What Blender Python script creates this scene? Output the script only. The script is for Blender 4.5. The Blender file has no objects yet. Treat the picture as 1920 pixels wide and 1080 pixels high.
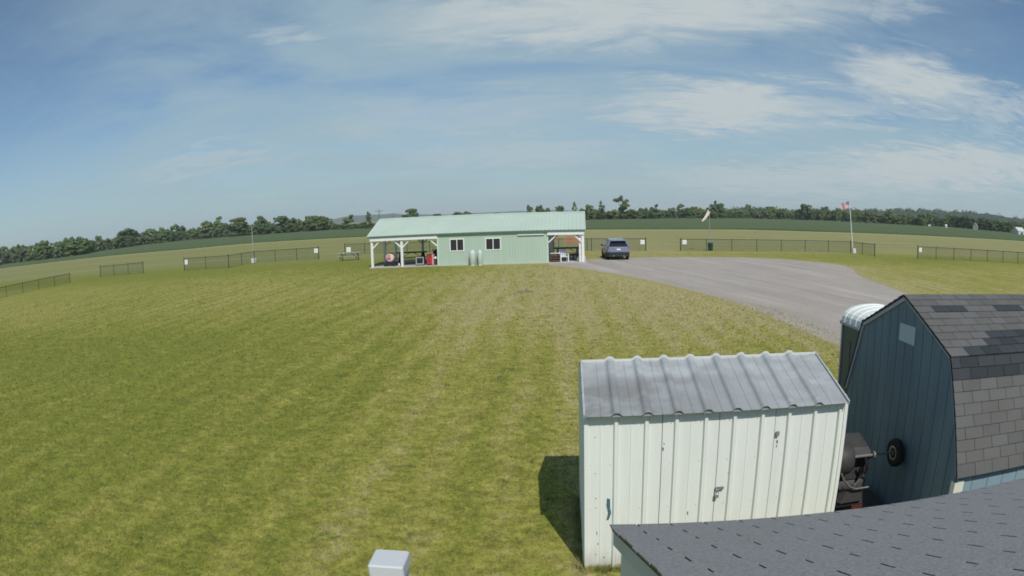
import bpy, bmesh, math, random
import numpy as np
from mathutils import Vector, Matrix
R = math.radians
random.seed(7)
S = bpy.context.scene
COL = S.collection

# ------------------------------------------------------------------ camera: a wide security camera with a real (fisheye type) lens
KL = (0.0803044, 0.00085197, -0.00011428763, 1.17003572e-5)      # lens: angle (rad) = polynomial of image radius
LCX, LCY = 1039.2, 575.2
CAMH = 3.85
MROT = ((0.9997679, 0.0215435, 0.0), (-0.0030684, 0.1423966, -0.9898049), (-0.0213239, 0.9895752, 0.1424297))
cd = bpy.data.cameras.new('camera'); cam = bpy.data.objects.new('camera', cd); COL.objects.link(cam)
m3 = Matrix(MROT).to_quaternion().to_matrix()
cam.matrix_world = Matrix.Translation((0, 0, CAMH)) @ m3.to_4x4()
cd.type = 'PANO'; cd.panorama_type = 'FISHEYE_LENS_POLYNOMIAL'
cd.fisheye_fov = R(180); cd.sensor_fit = 'HORIZONTAL'; cd.sensor_width = 19.2; cd.sensor_height = 10.8
cd.fisheye_polynomial_k0 = 0.0
cd.fisheye_polynomial_k1, cd.fisheye_polynomial_k2, cd.fisheye_polynomial_k3, cd.fisheye_polynomial_k4 = (-k for k in KL)
cd.shift_x = -(LCX - 960) / 1920; cd.shift_y = (LCY - 540) / 1080
cd.clip_start = 0.05; cd.clip_end = 20000
S.camera = cam

def ray(px, py):
    x, y = px - LCX, -(py - LCY)
    r = math.hypot(x, y) + 1e-9; q = r / 100
    t = KL[0]*q + KL[1]*q*q + KL[2]*q**3 + KL[3]*q**4
    return m3 @ Vector((math.sin(t)*x/r, math.sin(t)*y/r, -math.cos(t)))
def atz(px, py, z=0.0):
    d = ray(px, py); k = (z - CAMH) / d.z
    return Vector((d.x*k, d.y*k, z))
def aty(px, py, Y):
    d = ray(px, py); k = Y / d.y
    return Vector((d.x*k, Y, CAMH + d.z*k))
def lerp(tab, x):
    if x <= tab[0][0]: return tab[0][1]
    for (a, b), (c, d) in zip(tab, tab[1:]):
        if x <= c: return b + (d - b) * (x - a) / (c - a)
    return tab[-1][1]

# ------------------------------------------------------------------ materials
class NT:
    def __init__(s, name):
        s.m = bpy.data.materials.new(name); s.m.use_nodes = True
        s.t = s.m.node_tree; s.t.nodes.clear()
        s.out = s.n('ShaderNodeOutputMaterial'); s.b = s.n('ShaderNodeBsdfPrincipled')
        s.l(s.b.outputs[0], s.out.inputs[0])
        s._geo = None
    def n(s, t): return s.t.nodes.new(t)
    def l(s, a, b): s.t.links.new(a, b)
    def put(s, v, sock):
        if v is None: return
        if isinstance(v, (int, float)):
            sock.default_value = v
        elif isinstance(v, (tuple, list)):
            sock.default_value = tuple(v) + ((1,) if len(v) == 3 and len(sock.default_value) == 4 else ())
        else: s.l(v, sock)
    def pos(s):
        if s._geo is None: s._geo = s.n('ShaderNodeNewGeometry')
        return s._geo.outputs['Position']
    def obj(s):
        return s.n('ShaderNodeTexCoord').outputs['Object']
    def M(s, op, a, b=None, c=None, clamp=False):
        n = s.n('ShaderNodeMath'); n.operation = op; n.use_clamp = clamp
        for v, k in zip((a, b, c), n.inputs): s.put(v, k)
        return n.outputs[0]
    def sep(s, v):
        n = s.n('ShaderNodeSeparateXYZ'); s.l(v, n.inputs[0]); return n.outputs
    def comb(s, x, y, z):
        n = s.n('ShaderNodeCombineXYZ')
        for v, k in zip((x, y, z), n.inputs): s.put(v, k)
        return n.outputs[0]
    def scale(s, v, sc):
        n = s.n('ShaderNodeVectorMath'); n.operation = 'MULTIPLY'; s.l(v, n.inputs[0]); n.inputs[1].default_value = sc
        return n.outputs[0]
    def noise(s, v, sc, det=3, rough=0.55, dist=0.0, fac=True):
        n = s.n('ShaderNodeTexNoise'); s.put(v, n.inputs['Vector']); n.inputs['Scale'].default_value = sc
        n.inputs['Detail'].default_value = det; n.inputs['Roughness'].default_value = rough; n.inputs['Distortion'].default_value = dist
        return n.outputs[0] if fac else n.outputs[1]
    def ramp(s, v, lo, hi):          # smooth 0..1 between lo and hi
        n = s.n('ShaderNodeMapRange'); n.interpolation_type = 'SMOOTHSTEP'; s.put(v, n.inputs[0])
        n.inputs[1].default_value = lo; n.inputs[2].default_value = hi
        return n.outputs[0]
    def mix(s, f, a, b, mode='MIX'):
        n = s.n('ShaderNodeMix'); n.data_type = 'RGBA'; n.blend_type = mode
        s.put(f, n.inputs[0]); s.put(a, n.inputs[6]); s.put(b, n.inputs[7]); return n.outputs[2]
    def bump(s, h, st=0.3, d=0.02):
        n = s.n('ShaderNodeBump'); s.put(h, n.inputs['Height']); n.inputs['Strength'].default_value = st; n.inputs['Distance'].default_value = d
        s.l(n.outputs[0], s.b.inputs['Normal'])
    def col(s, v): s.put(v, s.b.inputs['Base Color'])
    def fin(s, rough=0.6, metal=0.0, spec=0.5):
        s.put(rough, s.b.inputs['Roughness']); s.put(metal, s.b.inputs['Metallic']); s.b.inputs['Specular IOR Level'].default_value = spec
        return s.m

_cache = {}
def paint(name, c, rough=0.55, metal=0.0, var=0.12, sc=3.0, bump=0.0, spec=0.4):
    """a weathered plain surface: colour varied by two sizes of noise"""
    if name in _cache: return _cache[name]
    t = NT(name); o = t.obj()
    f = t.noise(o, sc, 4, 0.6); g = t.noise(o, sc * 9, 3, 0.6)
    a = t.M('ADD', t.M('MULTIPLY', t.M('SUBTRACT', f, 0.5), var * 2), t.M('MULTIPLY', t.M('SUBTRACT', g, 0.5), var))
    k = t.M('ADD', a, 1.0)
    t.col(t.mix(1.0, c, t.comb(k, k, k), 'MULTIPLY'))
    if bump: t.bump(g, bump, 0.01)
    _cache[name] = t.fin(rough, metal, spec)
    return _cache[name]

# ------------------------------------------------------------------ mesh builder
class MB:
    def __init__(s): s.v = []; s.f = []; s.mi = []; s.sm = []
    def poly(s, pts, mi=0, sm=False):
        i = len(s.v); s.v += [tuple(p) for p in pts]; s.f.append(tuple(range(i, i + len(pts)))); s.mi.append(mi); s.sm.append(sm); return s
    def mesh(s, vs, fs, mi=0, sm=False):
        i = len(s.v); s.v += [tuple(p) for p in vs]
        for f in fs: s.f.append(tuple(i + k for k in f)); s.mi.append(mi); s.sm.append(sm)
        return s
    def hexa(s, p, mi=0):            # 8 points: bottom loop (ccw from above), top loop
        return s.mesh(p, [(3, 2, 1, 0), (4, 5, 6, 7), (0, 1, 5, 4), (1, 2, 6, 5), (2, 3, 7, 6), (3, 0, 4, 7)], mi)
    def box(s, x0, x1, y0, y1, z0, z1, mi=0):
        return s.hexa([(x0, y0, z0), (x1, y0, z0), (x1, y1, z0), (x0, y1, z0), (x0, y0, z1), (x1, y0, z1), (x1, y1, z1), (x0, y1, z1)], mi)
    def bbox(s, x0, x1, y0, y1, z0, z1, b=0.01, mi=0):   # box with chamfered vertical and top edges
        def ring(d, z): return [(x0+d+c, y0+d, z) if k == 0 else None for k, c in ()]
        def loop(i, z):
            a, c, e, g = x0+i, x1-i, y0+i, y1-i
            return [(a+b, e, z), (c-b, e, z), (c, e+b, z), (c, g-b, z), (c-b, g, z), (a+b, g, z), (a, g-b, z), (a, e+b, z)]
        L = [loop(0, z0), loop(0, z1 - b), loop(b, z1)]
        vs = sum(L, []); fs = [tuple(range(7, -1, -1)), tuple(range(16, 24))]
        for k in range(2):
            for j in range(8): fs.append((k*8+j, k*8+(j+1) % 8, k*8+8+(j+1) % 8, k*8+8+j))
        return s.mesh(vs, fs, mi)
    def prism(s, prof, axis, a0, a1, mi=0, sm=False):    # prof: 2-D loop; extruded along axis ('x': prof=(y,z); 'y': prof=(x,z); 'z': prof=(x,y))
        def P(q, a): return {'x': (a, q[0], q[1]), 'y': (q[0], a, q[1]), 'z': (q[0], q[1], a)}[axis]
        n = len(prof); vs = [P(q, a0) for q in prof] + [P(q, a1) for q in prof]
        fs = [tuple(range(n - 1, -1, -1)), tuple(range(n, 2*n))] + [(i, (i+1) % n, n+(i+1) % n, n+i) for i in range(n)]
        return s.mesh(vs, fs, mi, sm)
    def bar(s, a, b, w, t=None, mi=0, upv=(0, 0, 1)):    # rectangular bar from a to b
        a = Vector(a); b = Vector(b); d = (b - a).normalized(); t = t or w
        u = Vector(upv)
        if abs(d.dot(u)) > 0.98: u = Vector((0, 1, 0))
        r = d.cross(u).normalized() * w / 2; q = r.normalized().cross(d) * t / 2
        return s.hexa([a-r-q, a+r-q, a+r+q, a-r+q, b-r-q, b+r-q, b+r+q, b-r+q], mi)
    def tube(s, pts, rad, n=8, mi=0, caps=True, sm=True):
        pts = [Vector(p) for p in pts]; m = len(pts)
        if isinstance(rad, (int, float)): rad = [rad] * m
        vs, fs = [], []; prev = None
        for i, p in enumerate(pts):
            d = (pts[min(i+1, m-1)] - pts[max(i-1, 0)]).normalized()
            u = prev if prev is not None else (Vector((0, 0, 1)) if abs(d.z) < 0.9 else Vector((1, 0, 0)))
            r = (u - d * u.dot(d)).normalized(); prev = r; q = d.cross(r)
            vs += [p + (r * math.cos(2*math.pi*k/n) + q * math.sin(2*math.pi*k/n)) * rad[i] for k in range(n)]
        for i in range(m - 1):
            for k in range(n): fs.append((i*n+k, i*n+(k+1) % n, i*n+n+(k+1) % n, i*n+n+k))
        s.mesh(vs, fs, mi, sm)
        if caps: s.poly(vs[:n][::-1], mi); s.poly(vs[-n:], mi)
        return s
    def lathe(s, prof, c=(0, 0, 0), axis='z', n=24, mi=0, sm=True):   # prof: (radius, height)
        vs, fs = [], []; c = Vector(c)
        for r, hh in prof:
            for k in range(n):
                a = 2*math.pi*k/n; x, y = r*math.cos(a), r*math.sin(a)
                vs.append(c + Vector({'z': (x, y, hh), 'x': (hh, x, y), 'y': (y, hh, x)}[axis]))
        for i in range(len(prof) - 1):
            for k in range(n): fs.append((i*n+k, i*n+(k+1) % n, i*n+n+(k+1) % n, i*n+n+k))
        s.mesh(vs, fs, mi, sm)
        if prof[0][0] > 1e-4: s.poly(vs[:n][::-1], mi)
        if prof[-1][0] > 1e-4: s.poly(vs[-n:], mi)
        return s
    def each(s, name, mats, parent=None):     # every closed piece as an object of its own
        out = []; par = list(range(len(s.v)))
        def root(i):
            while par[i] != i: par[i] = par[par[i]]; i = par[i]
            return i
        for f in s.f:
            for k in f[1:]: par[root(k)] = root(f[0])
        groups = {}
        for f, m, sm in zip(s.f, s.mi, s.sm): groups.setdefault(root(f[0]), []).append((f, m, sm))
        for g in groups.values():
            q = MB(); idx = {}
            for f, m, sm in g:
                for k in f:
                    if k not in idx: idx[k] = len(q.v); q.v.append(s.v[k])
                q.f.append(tuple(idx[k] for k in f)); q.mi.append(m); q.sm.append(sm)
            out.append(q.build(name, mats, parent))
        return out
    def build(s, name, mats, parent=None, fixn=True):
        me = bpy.data.meshes.new(name); me.from_pydata(s.v, [], s.f)
        if not isinstance(mats, (list, tuple)): mats = [mats]
        for m in mats: me.materials.append(m)
        me.polygons.foreach_set('material_index', s.mi); me.polygons.foreach_set('use_smooth', s.sm)
        if fixn:
            bm = bmesh.new(); bm.from_mesh(me); bmesh.ops.recalc_face_normals(bm, faces=bm.faces); bm.to_mesh(me); bm.free()
        me.update()
        o = bpy.data.objects.new(name, me); COL.objects.link(o)
        if parent is not None: o.parent = parent
        return o

def tag(o, label=None, cat=None, group=None, kind=None):
    for k, v in (('label', label), ('category', cat), ('group', group), ('kind', kind)):
        if v: o[k] = v
    return o
def thing(name, label, cat, loc=(0, 0, 0), rz=0.0, group=None):
    o = bpy.data.objects.new(name, None); COL.objects.link(o); o.empty_display_size = 0.2
    o.location = loc; o.rotation_euler = (0, 0, rz)
    return tag(o, label, cat, group)
KIDS = {}
def kids(o):
    return [c for c in COL.objects if c.parent == o]
def copy_tree(o, parent=None):
    c = o.copy(); COL.objects.link(c)
    if parent is not None: c.parent = parent
    for ch in kids(o): copy_tree(ch, c)
    return c

# ------------------------------------------------------------------ common materials
def dirty_white(name, c, grime=(0.32, 0.27, 0.2), zlo=0.0, zhi=0.35):
    t = NT(name); p = t.obj(); s = t.sep(p)
    f = t.noise(t.scale(p, (6, 6, 1.2)), 2.0, 5, 0.65)
    base = t.ramp(t.M('ADD', s[2], t.M('MULTIPLY', t.M('SUBTRACT', f, 0.5), 0.5)), zhi, zlo)
    spots = t.ramp(t.noise(t.scale(p, (9, 9, 3)), 4.0, 4, 0.7), 0.66, 0.78)
    g = t.noise(t.scale(p, (5, 5, 0.7)), 1.6, 4, 0.6)
    cc = t.mix(t.ramp(g, 0.42, 0.75), c, tuple(x * 0.95 for x in c))
    cc = t.mix(t.M('MULTIPLY', base, 0.45), cc, grime)
    cc = t.mix(t.M('MULTIPLY', spots, 0.06), cc, (0.25, 0.2, 0.15))
    t.col(cc)
    return t.fin(0.45, 0.0, 0.4)
M_SHEDW = dirty_white('white_steel_paint', (0.79, 0.81, 0.738))
def galv():
    t = NT('weathered_roof_steel'); p = t.obj(); s = t.sep(p)
    patch = t.noise(t.scale(p, (1.0, 1.6, 1)), 2.2, 4, 0.6, 0.6)
    # grime collects in whole sheets of the roof: lower left is dirtiest
    left = t.ramp(s[0], 2.6, 0.5); low = t.ramp(t.M('ADD', s[1], t.M('MULTIPLY', t.M('SUBTRACT', patch, .5), .25)), 0.72, 0.5)
    d = t.M('MULTIPLY', t.M('MULTIPLY', left, low), t.ramp(patch, 0.3, 0.6))
    c = t.mix(t.ramp(patch, 0.35, 0.7), (0.32, 0.338, 0.335), (0.425, 0.445, 0.44))
    streak = t.noise(t.scale(p, (14, 1.2, 1)), 2.5, 5, 0.7)
    c = t.mix(t.M('MULTIPLY', t.ramp(streak, 0.5, 0.75), 0.35), c, (0.2, 0.21, 0.21))
    c = t.mix(t.M('MULTIPLY', d, 0.72), c, (0.165, 0.155, 0.145))
    c = t.mix(t.ramp(t.noise(p, 40, 2), 0.72, 0.78), c, (0.48, 0.48, 0.47))
    t.col(c); return t.fin(0.5, 0.0, 0.4)
M_ROOFST = galv()
M_TRIMW = paint('white_paint', (0.80, 0.81, 0.78), 0.5, var=0.06)
M_TRIMG = paint('grey_trim_paint', (0.38, 0.38, 0.42), 0.55)
M_DARK = paint('black_paint', (0.018, 0.019, 0.022), 0.5)
M_DARKWOOD = paint('dark_weathered_wood', (0.075, 0.066, 0.06), 0.8, sc=6)
M_GREYWOOD = paint('grey_weathered_wood', (0.20, 0.19, 0.17), 0.8, sc=6)
M_BROWNWOOD = paint('brown_wood', (0.15, 0.085, 0.05), 0.8, sc=6)
M_STEEL = paint('bare_steel', (0.45, 0.45, 0.44), 0.4, 0.6)
M_GALV = paint('galvanised_pipe', (0.42, 0.44, 0.43), 0.45, 0.3)
M_RED = paint('red_paint', (0.42, 0.03, 0.04), 0.5)
M_PINK = paint('faded_red_paint', (0.62, 0.33, 0.33), 0.6)
M_RUBBER = paint('tyre_rubber', (0.018, 0.018, 0.019), 0.85)
M_CONC = paint('concrete', (0.46, 0.43, 0.38), 0.9, sc=2, bump=0.2)
M_FENCE = paint('green_black_vinyl', (0.028, 0.044, 0.036), 0.5)
M_GREENBIN = paint('dark_green_plastic', (0.012, 0.075, 0.05), 0.55)
def glass(name, c, rough=0.08):
    t = NT(name); t.col(c); return t.fin(rough, 0.0, 0.6)
M_GLASS = glass('dark_window_glass', (0.035, 0.035, 0.042))
def net(name, c, k):
    t = NT(name); t.col(c); t.fin(0.7)
    tr = t.n('ShaderNodeBsdfTransparent'); mx = t.n('ShaderNodeMixShader'); mx.inputs[0].default_value = k
    t.l(tr.outputs[0], mx.inputs[1]); t.l(t.b.outputs[0], mx.inputs[2]); t.l(mx.outputs[0], t.out.inputs[0])
    return t.m
M_NET = net('chain_link_net', (0.03, 0.06, 0.045), 0.24)
M_REDNET = net('faded_red_netting', (0.5, 0.14, 0.11), 0.55)

# ================================================================== the setting
def lawn_colour(t):
    p = t.pos(); s = t.sep(p)
    flat = t.comb(s[0], s[1], 0.0)
    big = t.noise(flat, 0.07, 4, 0.6)
    med = t.noise(t.scale(flat, (1.0, 0.7, 1)), 0.7, 6, 0.66, 0.4)
    sml = t.noise(flat, 3.2, 6, 0.72, 0.3)
    fine = t.noise(flat, 24.0, 4, 0.8)
    # the lawn is greener to the west, dry in front of the shelter and beside the gravel
    west = t.ramp(s[0], 0.5, -11.0)
    
    mid = t.M('MULTIPLY', t.ramp(s[1], 14.0, 30.0), t.ramp(s[1], 58.0, 40.0))
    dry = t.M('ADD', t.M('MULTIPLY', t.M('SUBTRACT', big, 0.5), 0.8), t.M('MULTIPLY', t.M('SUBTRACT', med, 0.5), 0.75))
    dry = t.M('ADD', dry, t.M('MULTIPLY', t.M('SUBTRACT', sml, 0.5), 1.6))
    dry = t.M('ADD', t.M('ADD', dry, 0.03), t.M('MULTIPLY', mid, 0.40))
    dry = t.M('SUBTRACT', dry, t.M('MULTIPLY', west, 0.42))
    edge = t.M('MULTIPLY', t.M('MULTIPLY', t.ramp(s[0], 1.0, 6.5), t.ramp(s[0], 16.0, 10.0)), t.ramp(s[1], 14.0, 24.0))
    east = t.M('MULTIPLY', t.ramp(s[0], 15.0, 26.0), t.ramp(s[1], 66.0, 50.0))
    dry = t.M('SUBTRACT', dry, t.M('MULTIPLY', east, 0.3))
    dry = t.M('ADD', dry, t.M('MULTIPLY', edge, 0.22))
    # mower passes: straight ones run north, and turning loops in the west
    wob = t.M('MULTIPLY', t.M('SUBTRACT', t.noise(flat, 0.16, 2), 0.5), 1.6)
    xs = t.M('ADD', s[0], wob)
    st = t.M('SINE', t.M('MULTIPLY', xs, 2 * math.pi / 1.05))
    st2 = t.M('SINE', t.M('MULTIPLY', t.M('ADD', xs, 0.4), 2 * math.pi / 3.7))
    dx = t.M('ADD', s[0], 19.0); dy = t.M('SUBTRACT', s[1], 14.0)
    rr = t.M('SQRT', t.M('ADD', t.M('MULTIPLY', dx, dx), t.M('MULTIPLY', dy, dy)))
    ring = t.M('SINE', t.M('MULTIPLY', t.M('ADD', rr, t.M('MULTIPLY', wob, 0.5)), 2 * math.pi / 1.3))
    inr = t.ramp(rr, 8.5, 6.5)
    strp = t.M('ADD', t.M('MULTIPLY', t.M('ADD', st, t.M('MULTIPLY', st2, .5)), t.M('SUBTRACT', 1.0, inr)), t.M('MULTIPLY', ring, t.M('MULTIPLY', inr, 0.75)))
    strp = t.M('MULTIPLY', strp, t.M('ADD', t.M('MULTIPLY', inr, .7), t.ramp(t.noise(t.scale(flat, (1, 0.2, 1)), 0.5, 3), 0.25, 0.6)))
    near = t.ramp(s[1], 60.0, 35.0)
    dry = t.M('ADD', dry, t.M('MULTIPLY', t.M('MULTIPLY', strp, near), 0.14))
    px_ = t.M('ADD', t.M('ADD', s[0], 1.6), t.M('MULTIPLY', s[1], 0.085)); px_ = t.M('ADD', px_, t.M('MULTIPLY', t.M('SUBTRACT', med, .5), 1.6))
    dry = t.M('ADD', dry, t.M('MULTIPLY', t.M('MULTIPLY', t.ramp(t.M('ABSOLUTE', px_), 1.5, 0.1), t.ramp(s[1], 52.0, 40.0)), 0.10))
    # the flying strip beyond the fence is mown east-west and paler
    band = t.noise(t.comb(t.M('MULTIPLY', s[0], 0.004), t.M('MULTIPLY', s[1], 0.2), 0.0), 1.0, 5, 0.72)
    far = t.ramp(t.M('SUBTRACT', s[1], t.M('MULTIPLY', s[0], -0.05)), 56.0, 72.0)
    dry = t.M('ADD', dry, t.M('MULTIPLY', far, t.M('ADD', t.M('MULTIPLY', t.M('SUBTRACT', band, 0.5), 3.4), 0.22)))
    k = t.ramp(dry, -0.55, 0.68)
    c = t.mix(t.ramp(k, 0.0, 0.5), GRASS[0], GRASS[1])
    c = t.mix(t.ramp(k, 0.42, 1.0), c, GRASS[2])
    c = t.mix(t.M('MULTIPLY', far, 0.6), c, GRASS[3])
    # dark clover tufts and pale straw
    c = t.mix(t.M('MULTIPLY', t.ramp(t.noise(flat, 1.9, 4, 0.62, 0.5), 0.62, 0.70), 0.62), c, (0.065, 0.105, 0.032))
    cl8 = t.noise(flat, 7.0, 5, 0.8, 0.4)
    gain = t.M('ADD', 0.70, t.M('MULTIPLY', t.ramp(cl8, 0.30, 0.72), 0.66)); c = t.mix(1.0, c, t.comb(gain, gain, gain), 'MULTIPLY')
    dash = t.noise(t.scale(flat, (1.0, 1.6, 1)), 2.1, 5, 0.75, 0.6); gain2 = t.M('ADD', 0.80, t.M('MULTIPLY', t.ramp(dash, 0.36, 0.6), 0.27)); c = t.mix(1.0, c, t.comb(gain2, gain2, gain2), 'MULTIPLY')
    c = t.mix(t.M('MULTIPLY', t.ramp(fine, 0.52, 0.70), 0.6), c, (0.40, 0.36, 0.16))
    c = t.mix(t.M('MULTIPLY', t.ramp(fine, 0.48, 0.32), 0.7), c, (0.045, 0.06, 0.015))
    # a burnt, bare spot in the middle of the lawn
    ax = t.M('ADD', s[0], 1.4); ay = t.M('SUBTRACT', s[1], 32.2)
    ar = t.M('SQRT', t.M('ADD', t.M('MULTIPLY', ax, ax), t.M('MULTIPLY', t.M('MULTIPLY', ay, ay), 0.5)))
    ar = t.M('ADD', ar, t.M('MULTIPLY', t.M('SUBTRACT', sml, 0.5), 1.0))
    c = t.mix(t.M('MULTIPLY', t.ramp(ar, 0.55, 0.25), 0.8), c, (0.24, 0.19, 0.15))
    return c, t.M('ADD', t.M('MULTIPLY', fine, 0.6), sml)
GRASS = ((0.192, 0.212, 0.033), (0.285, 0.276, 0.058), (0.395, 0.342, 0.15), (0.255, 0.255, 0.12))
t = NT('mown_grass'); c, hgt = lawn_colour(t); t.col(c); t.bump(hgt, 0.35, 0.05); M_LAWN = t.fin(0.9, 0, 0.1)
b = MB(); b.poly([(-6000, -1500, 0), (6000, -1500, 0), (6000, 9000, 0), (-6000, 9000, 0)])
tag(b.build('ground', M_LAWN), kind='structure')

def ragged(pts, step=0.5, amp=0.12):
    out = []; rnd = random.Random(3)
    for i, a in enumerate(pts):
        c = pts[(i + 1) % len(pts)]; a = Vector(a); c = Vector(c); L = (c - a).length; n = max(1, int(L / step))
        nrm = Vector((-(c - a).y, (c - a).x)).normalized()
        for k in range(n):
            out.append(a + (c - a) * k / n + nrm * rnd.uniform(-amp, amp))
    return out
def smooth_loop(pts, it=1):
    for _ in range(it):
        q = []
        for i, a in enumerate(pts):
            c = pts[(i + 1) % len(pts)]
            q += [(a[0]*.75+c[0]*.25, a[1]*.75+c[1]*.25), (a[0]*.25+c[0]*.75, a[1]*.25+c[1]*.75)]
        pts = q
    return pts
GRAVEL = [(-0.3, 48.0), (1.75, 45.5), (3.77, 41.1), (5.05, 37.9), (6.95, 31.7), (8.1, 26.2), (8.34, 21.5), (8.47, 18.8), (8.55, 17.4), (9.0, 13.5), (10.5, 11.4), (15.5, 11.4),
          (17.2, 20), (18.0, 28.7), (18.8, 33.8), (19.75, 38.6), (22.0, 43.3), (22.1, 47.1), (19.8, 51.5), (15.9, 54.7), (7.3, 55.0), (2.7, 53.4), (2.3, 51.5), (-0.3, 50.6)]
t = NT('gravel'); lc, _h = lawn_colour(t); p = t.pos()
f = t.noise(p, 22, 4, 0.75); g = t.noise(t.scale(p, (1.0, 0.35, 1)), 0.5, 4, 0.6); v = t.n('ShaderNodeTexVoronoi'); v.inputs['Scale'].default_value = 28; t.l(p, v.inputs['Vector'])
c = t.mix(t.ramp(f, .3, .7), (0.225, 0.195, 0.165), (0.57, 0.51, 0.44)); c = t.mix(t.M('MULTIPLY', t.ramp(g, 0.35, 0.7), 0.35), c, (0.30, 0.27, 0.24))
c = t.mix(0.25, c, v.outputs['Color'], 'SOFT_LIGHT')
sp = t.sep(p); trx = t.M('ADD', sp[0], t.M('MULTIPLY', sp[1], .22)); tr = t.noise(t.comb(trx, t.M('MULTIPLY', sp[1], .05), 0.0), 1.1, 4, .6); c = t.mix(t.M('MULTIPLY', t.ramp(tr, 0.52, 0.68), 0.35), c, (0.60, 0.55, 0.50)); c = t.mix(t.M('MULTIPLY', t.ramp(tr, 0.46, 0.3), 0.4), c, (0.25, 0.215, 0.185))
at = t.n('ShaderNodeAttribute'); at.attribute_name = 'inside'
en = t.M('ADD', t.M('MULTIPLY', t.noise(p, 1.3, 5, .7), .75), t.M('MULTIPLY', t.noise(p, 14, 3, .7), .4))
ek = t.ramp(t.M('SUBTRACT', at.outputs['Fac'], en), -.16, .02)
dryc = t.mix(t.ramp(t.noise(p, 3, 4, .7), .35, .6), lc, (0.34, 0.285, 0.12))
t.col(t.mix(ek, dryc, c)); t.bump(f, 0.6, 0.03); M_GRAVEL = t.fin(0.9, 0, 0.2)
gl = smooth_loop(GRAVEL, 3); gn = len(gl); inn, outr = [], []
area = sum(gl[k][0]*gl[(k+1) % gn][1] - gl[(k+1) % gn][0]*gl[k][1] for k in range(gn)); sg = 1 if area > 0 else -1
for k in range(gn):
    a, c2 = Vector(gl[k-1]), Vector(gl[(k+1) % gn]); d = (c2 - a).normalized(); nn = Vector((d.y, -d.x)) * sg; q = Vector(gl[k]); outr.append(q + nn*.62); inn.append(q - nn*.62)
b = MB(); b.v = [(q.x, q.y, .004) for q in outr + inn]
for k in range(gn): b.f.append((k, (k+1) % gn, gn + (k+1) % gn, gn + k)); b.mi.append(0); b.sm.append(False)
b.f.append(tuple(range(gn, 2*gn))); b.mi.append(0); b.sm.append(False)
go = b.build('gravel_lot', M_GRAVEL); tag(go, kind='structure')
ga = go.data.attributes.new('inside', 'FLOAT', 'POINT'); ga.data.foreach_set('value', [0.0]*gn + [1.2]*gn)

# crops beyond the flying strip
CROP = [(0, 504), (100, 492), (200, 481), (350, 468), (480, 456), (533, 452.7), (687, 444.7), (900, 436.0), (1100, 431.5), (1250, 431), (1400, 431.6), (1550, 435.9), (1720, 442), (1780, 445), (1920, 453)]
edge = [atz(*q) for q in CROP]
d0 = (edge[0] - edge[1]).normalized(); d1 = (edge[-1] - edge[-2]).normalized()
edge = [edge[0] + d0 * 250] + edge + [edge[-1] + d1 * 250]
t = NT('crop_rows'); p = t.pos(); s = t.sep(p)
n1 = t.noise(t.comb(t.M('MULTIPLY', s[0], 0.05), t.M('MULTIPLY', s[1], 0.2), 0), 1.0, 5, 0.7); n2 = t.noise(p, 0.9, 4, 0.7); n3 = t.noise(t.comb(t.M('MULTIPLY', s[0], 0.003), t.M('MULTIPLY', s[1], 0.03), 0), 1.0, 4, 0.6)
c = t.mix(n1, (0.066, 0.100, 0.040), (0.10, 0.138, 0.055)); c = t.mix(t.ramp(n2, 0.4, 0.75), c, (0.12, 0.155, 0.066)); c = t.mix(t.M('MULTIPLY', t.ramp(n3, 0.5, 0.65), 0.5), c, (0.10, 0.13, 0.06))
t.col(c); t.bump(n2, 0.8, 0.3); M_CROP = t.fin(0.85, 0, 0.15)
far = [(800, 720), (0, 760), (-900, 720)]
top = [(e.x, e.y, 0.42) for e in edge]; bot = [(e.x, e.y, -0.2) for e in edge]
b = MB(); b.poly(top + [(x, y, 0.42) for x, y in far])
for i in range(len(top) - 1): b.poly([bot[i], bot[i+1], top[i+1], top[i]])
tag(b.build('crop_field', M_CROP), kind='structure')
# the strip of long pale grass left along the crop
M_MARGIN = paint('dry_long_grass', (0.30, 0.30, 0.13), 0.9, var=0.25, sc=0.4)
b = MB()
for i in range(len(edge) - 1):
    a, c = edge[i], edge[i+1]
    ra, rc = 1 - 5.5 / a.length, 1 - 5.5 / c.length
    b.poly([(a.x*ra, a.y*ra, 0.006), (c.x*rc, c.y*rc, 0.006), (c.x, c.y, 0.09), (a.x, a.y, 0.09)])
tag(b.build('field_margin_path', M_MARGIN), kind='structure')

# distant hills
def hillmesh(name, mat, az0, az1, dist, tops, depth, base=-2.0, n=160, amp=0.06, seed=1):
    rnd = random.Random(seed); b = MB(); prev = None
    ph = [rnd.uniform(0, 6.28) for _ in range(6)]
    for i in range(n + 1):
        a = az0 + (az1 - az0) * i / n
        hh = lerp(tops, a); hh *= 1 + amp * (math.sin(a * 1.7 + ph[0]) + 0.6 * math.sin(a * 4.3 + ph[1]) + 0.35 * math.sin(a * 11 + ph[2]) + 0.25 * math.sin(a * 23 + ph[3]))
        sa, ca = math.sin(R(a)), math.cos(R(a))
        q = [(sa*dist, ca*dist, base), (sa*(dist+depth*.35), ca*(dist+depth*.35), hh*.6), (sa*(dist+depth*.75), ca*(dist+depth*.75), hh), (sa*(dist+depth*1.6), ca*(dist+depth*1.6), base)]
        if prev:
            for k in range(3): b.poly([prev[k], q[k], q[k+1], prev[k+1]], sm=True)
        prev = q
    return tag(b.build(name, mat), kind='structure')
M_HILL = paint('wooded_hill', (0.035, 0.055, 0.03), 0.95, var=0.5, sc=0.02, bump=0.5)
hillmesh('hills', M_HILL, -70, 70, 3000, [(-70, 12), (-50, 16), (-40, 30), (-30, 22), (-20, 26), (-17, 40), (-14, 36), (-10, 18), (0, 22), (4, 10), (8, 6), (20, 8), (40, 14), (55, 14), (70, 12)], 900, -10)
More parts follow.
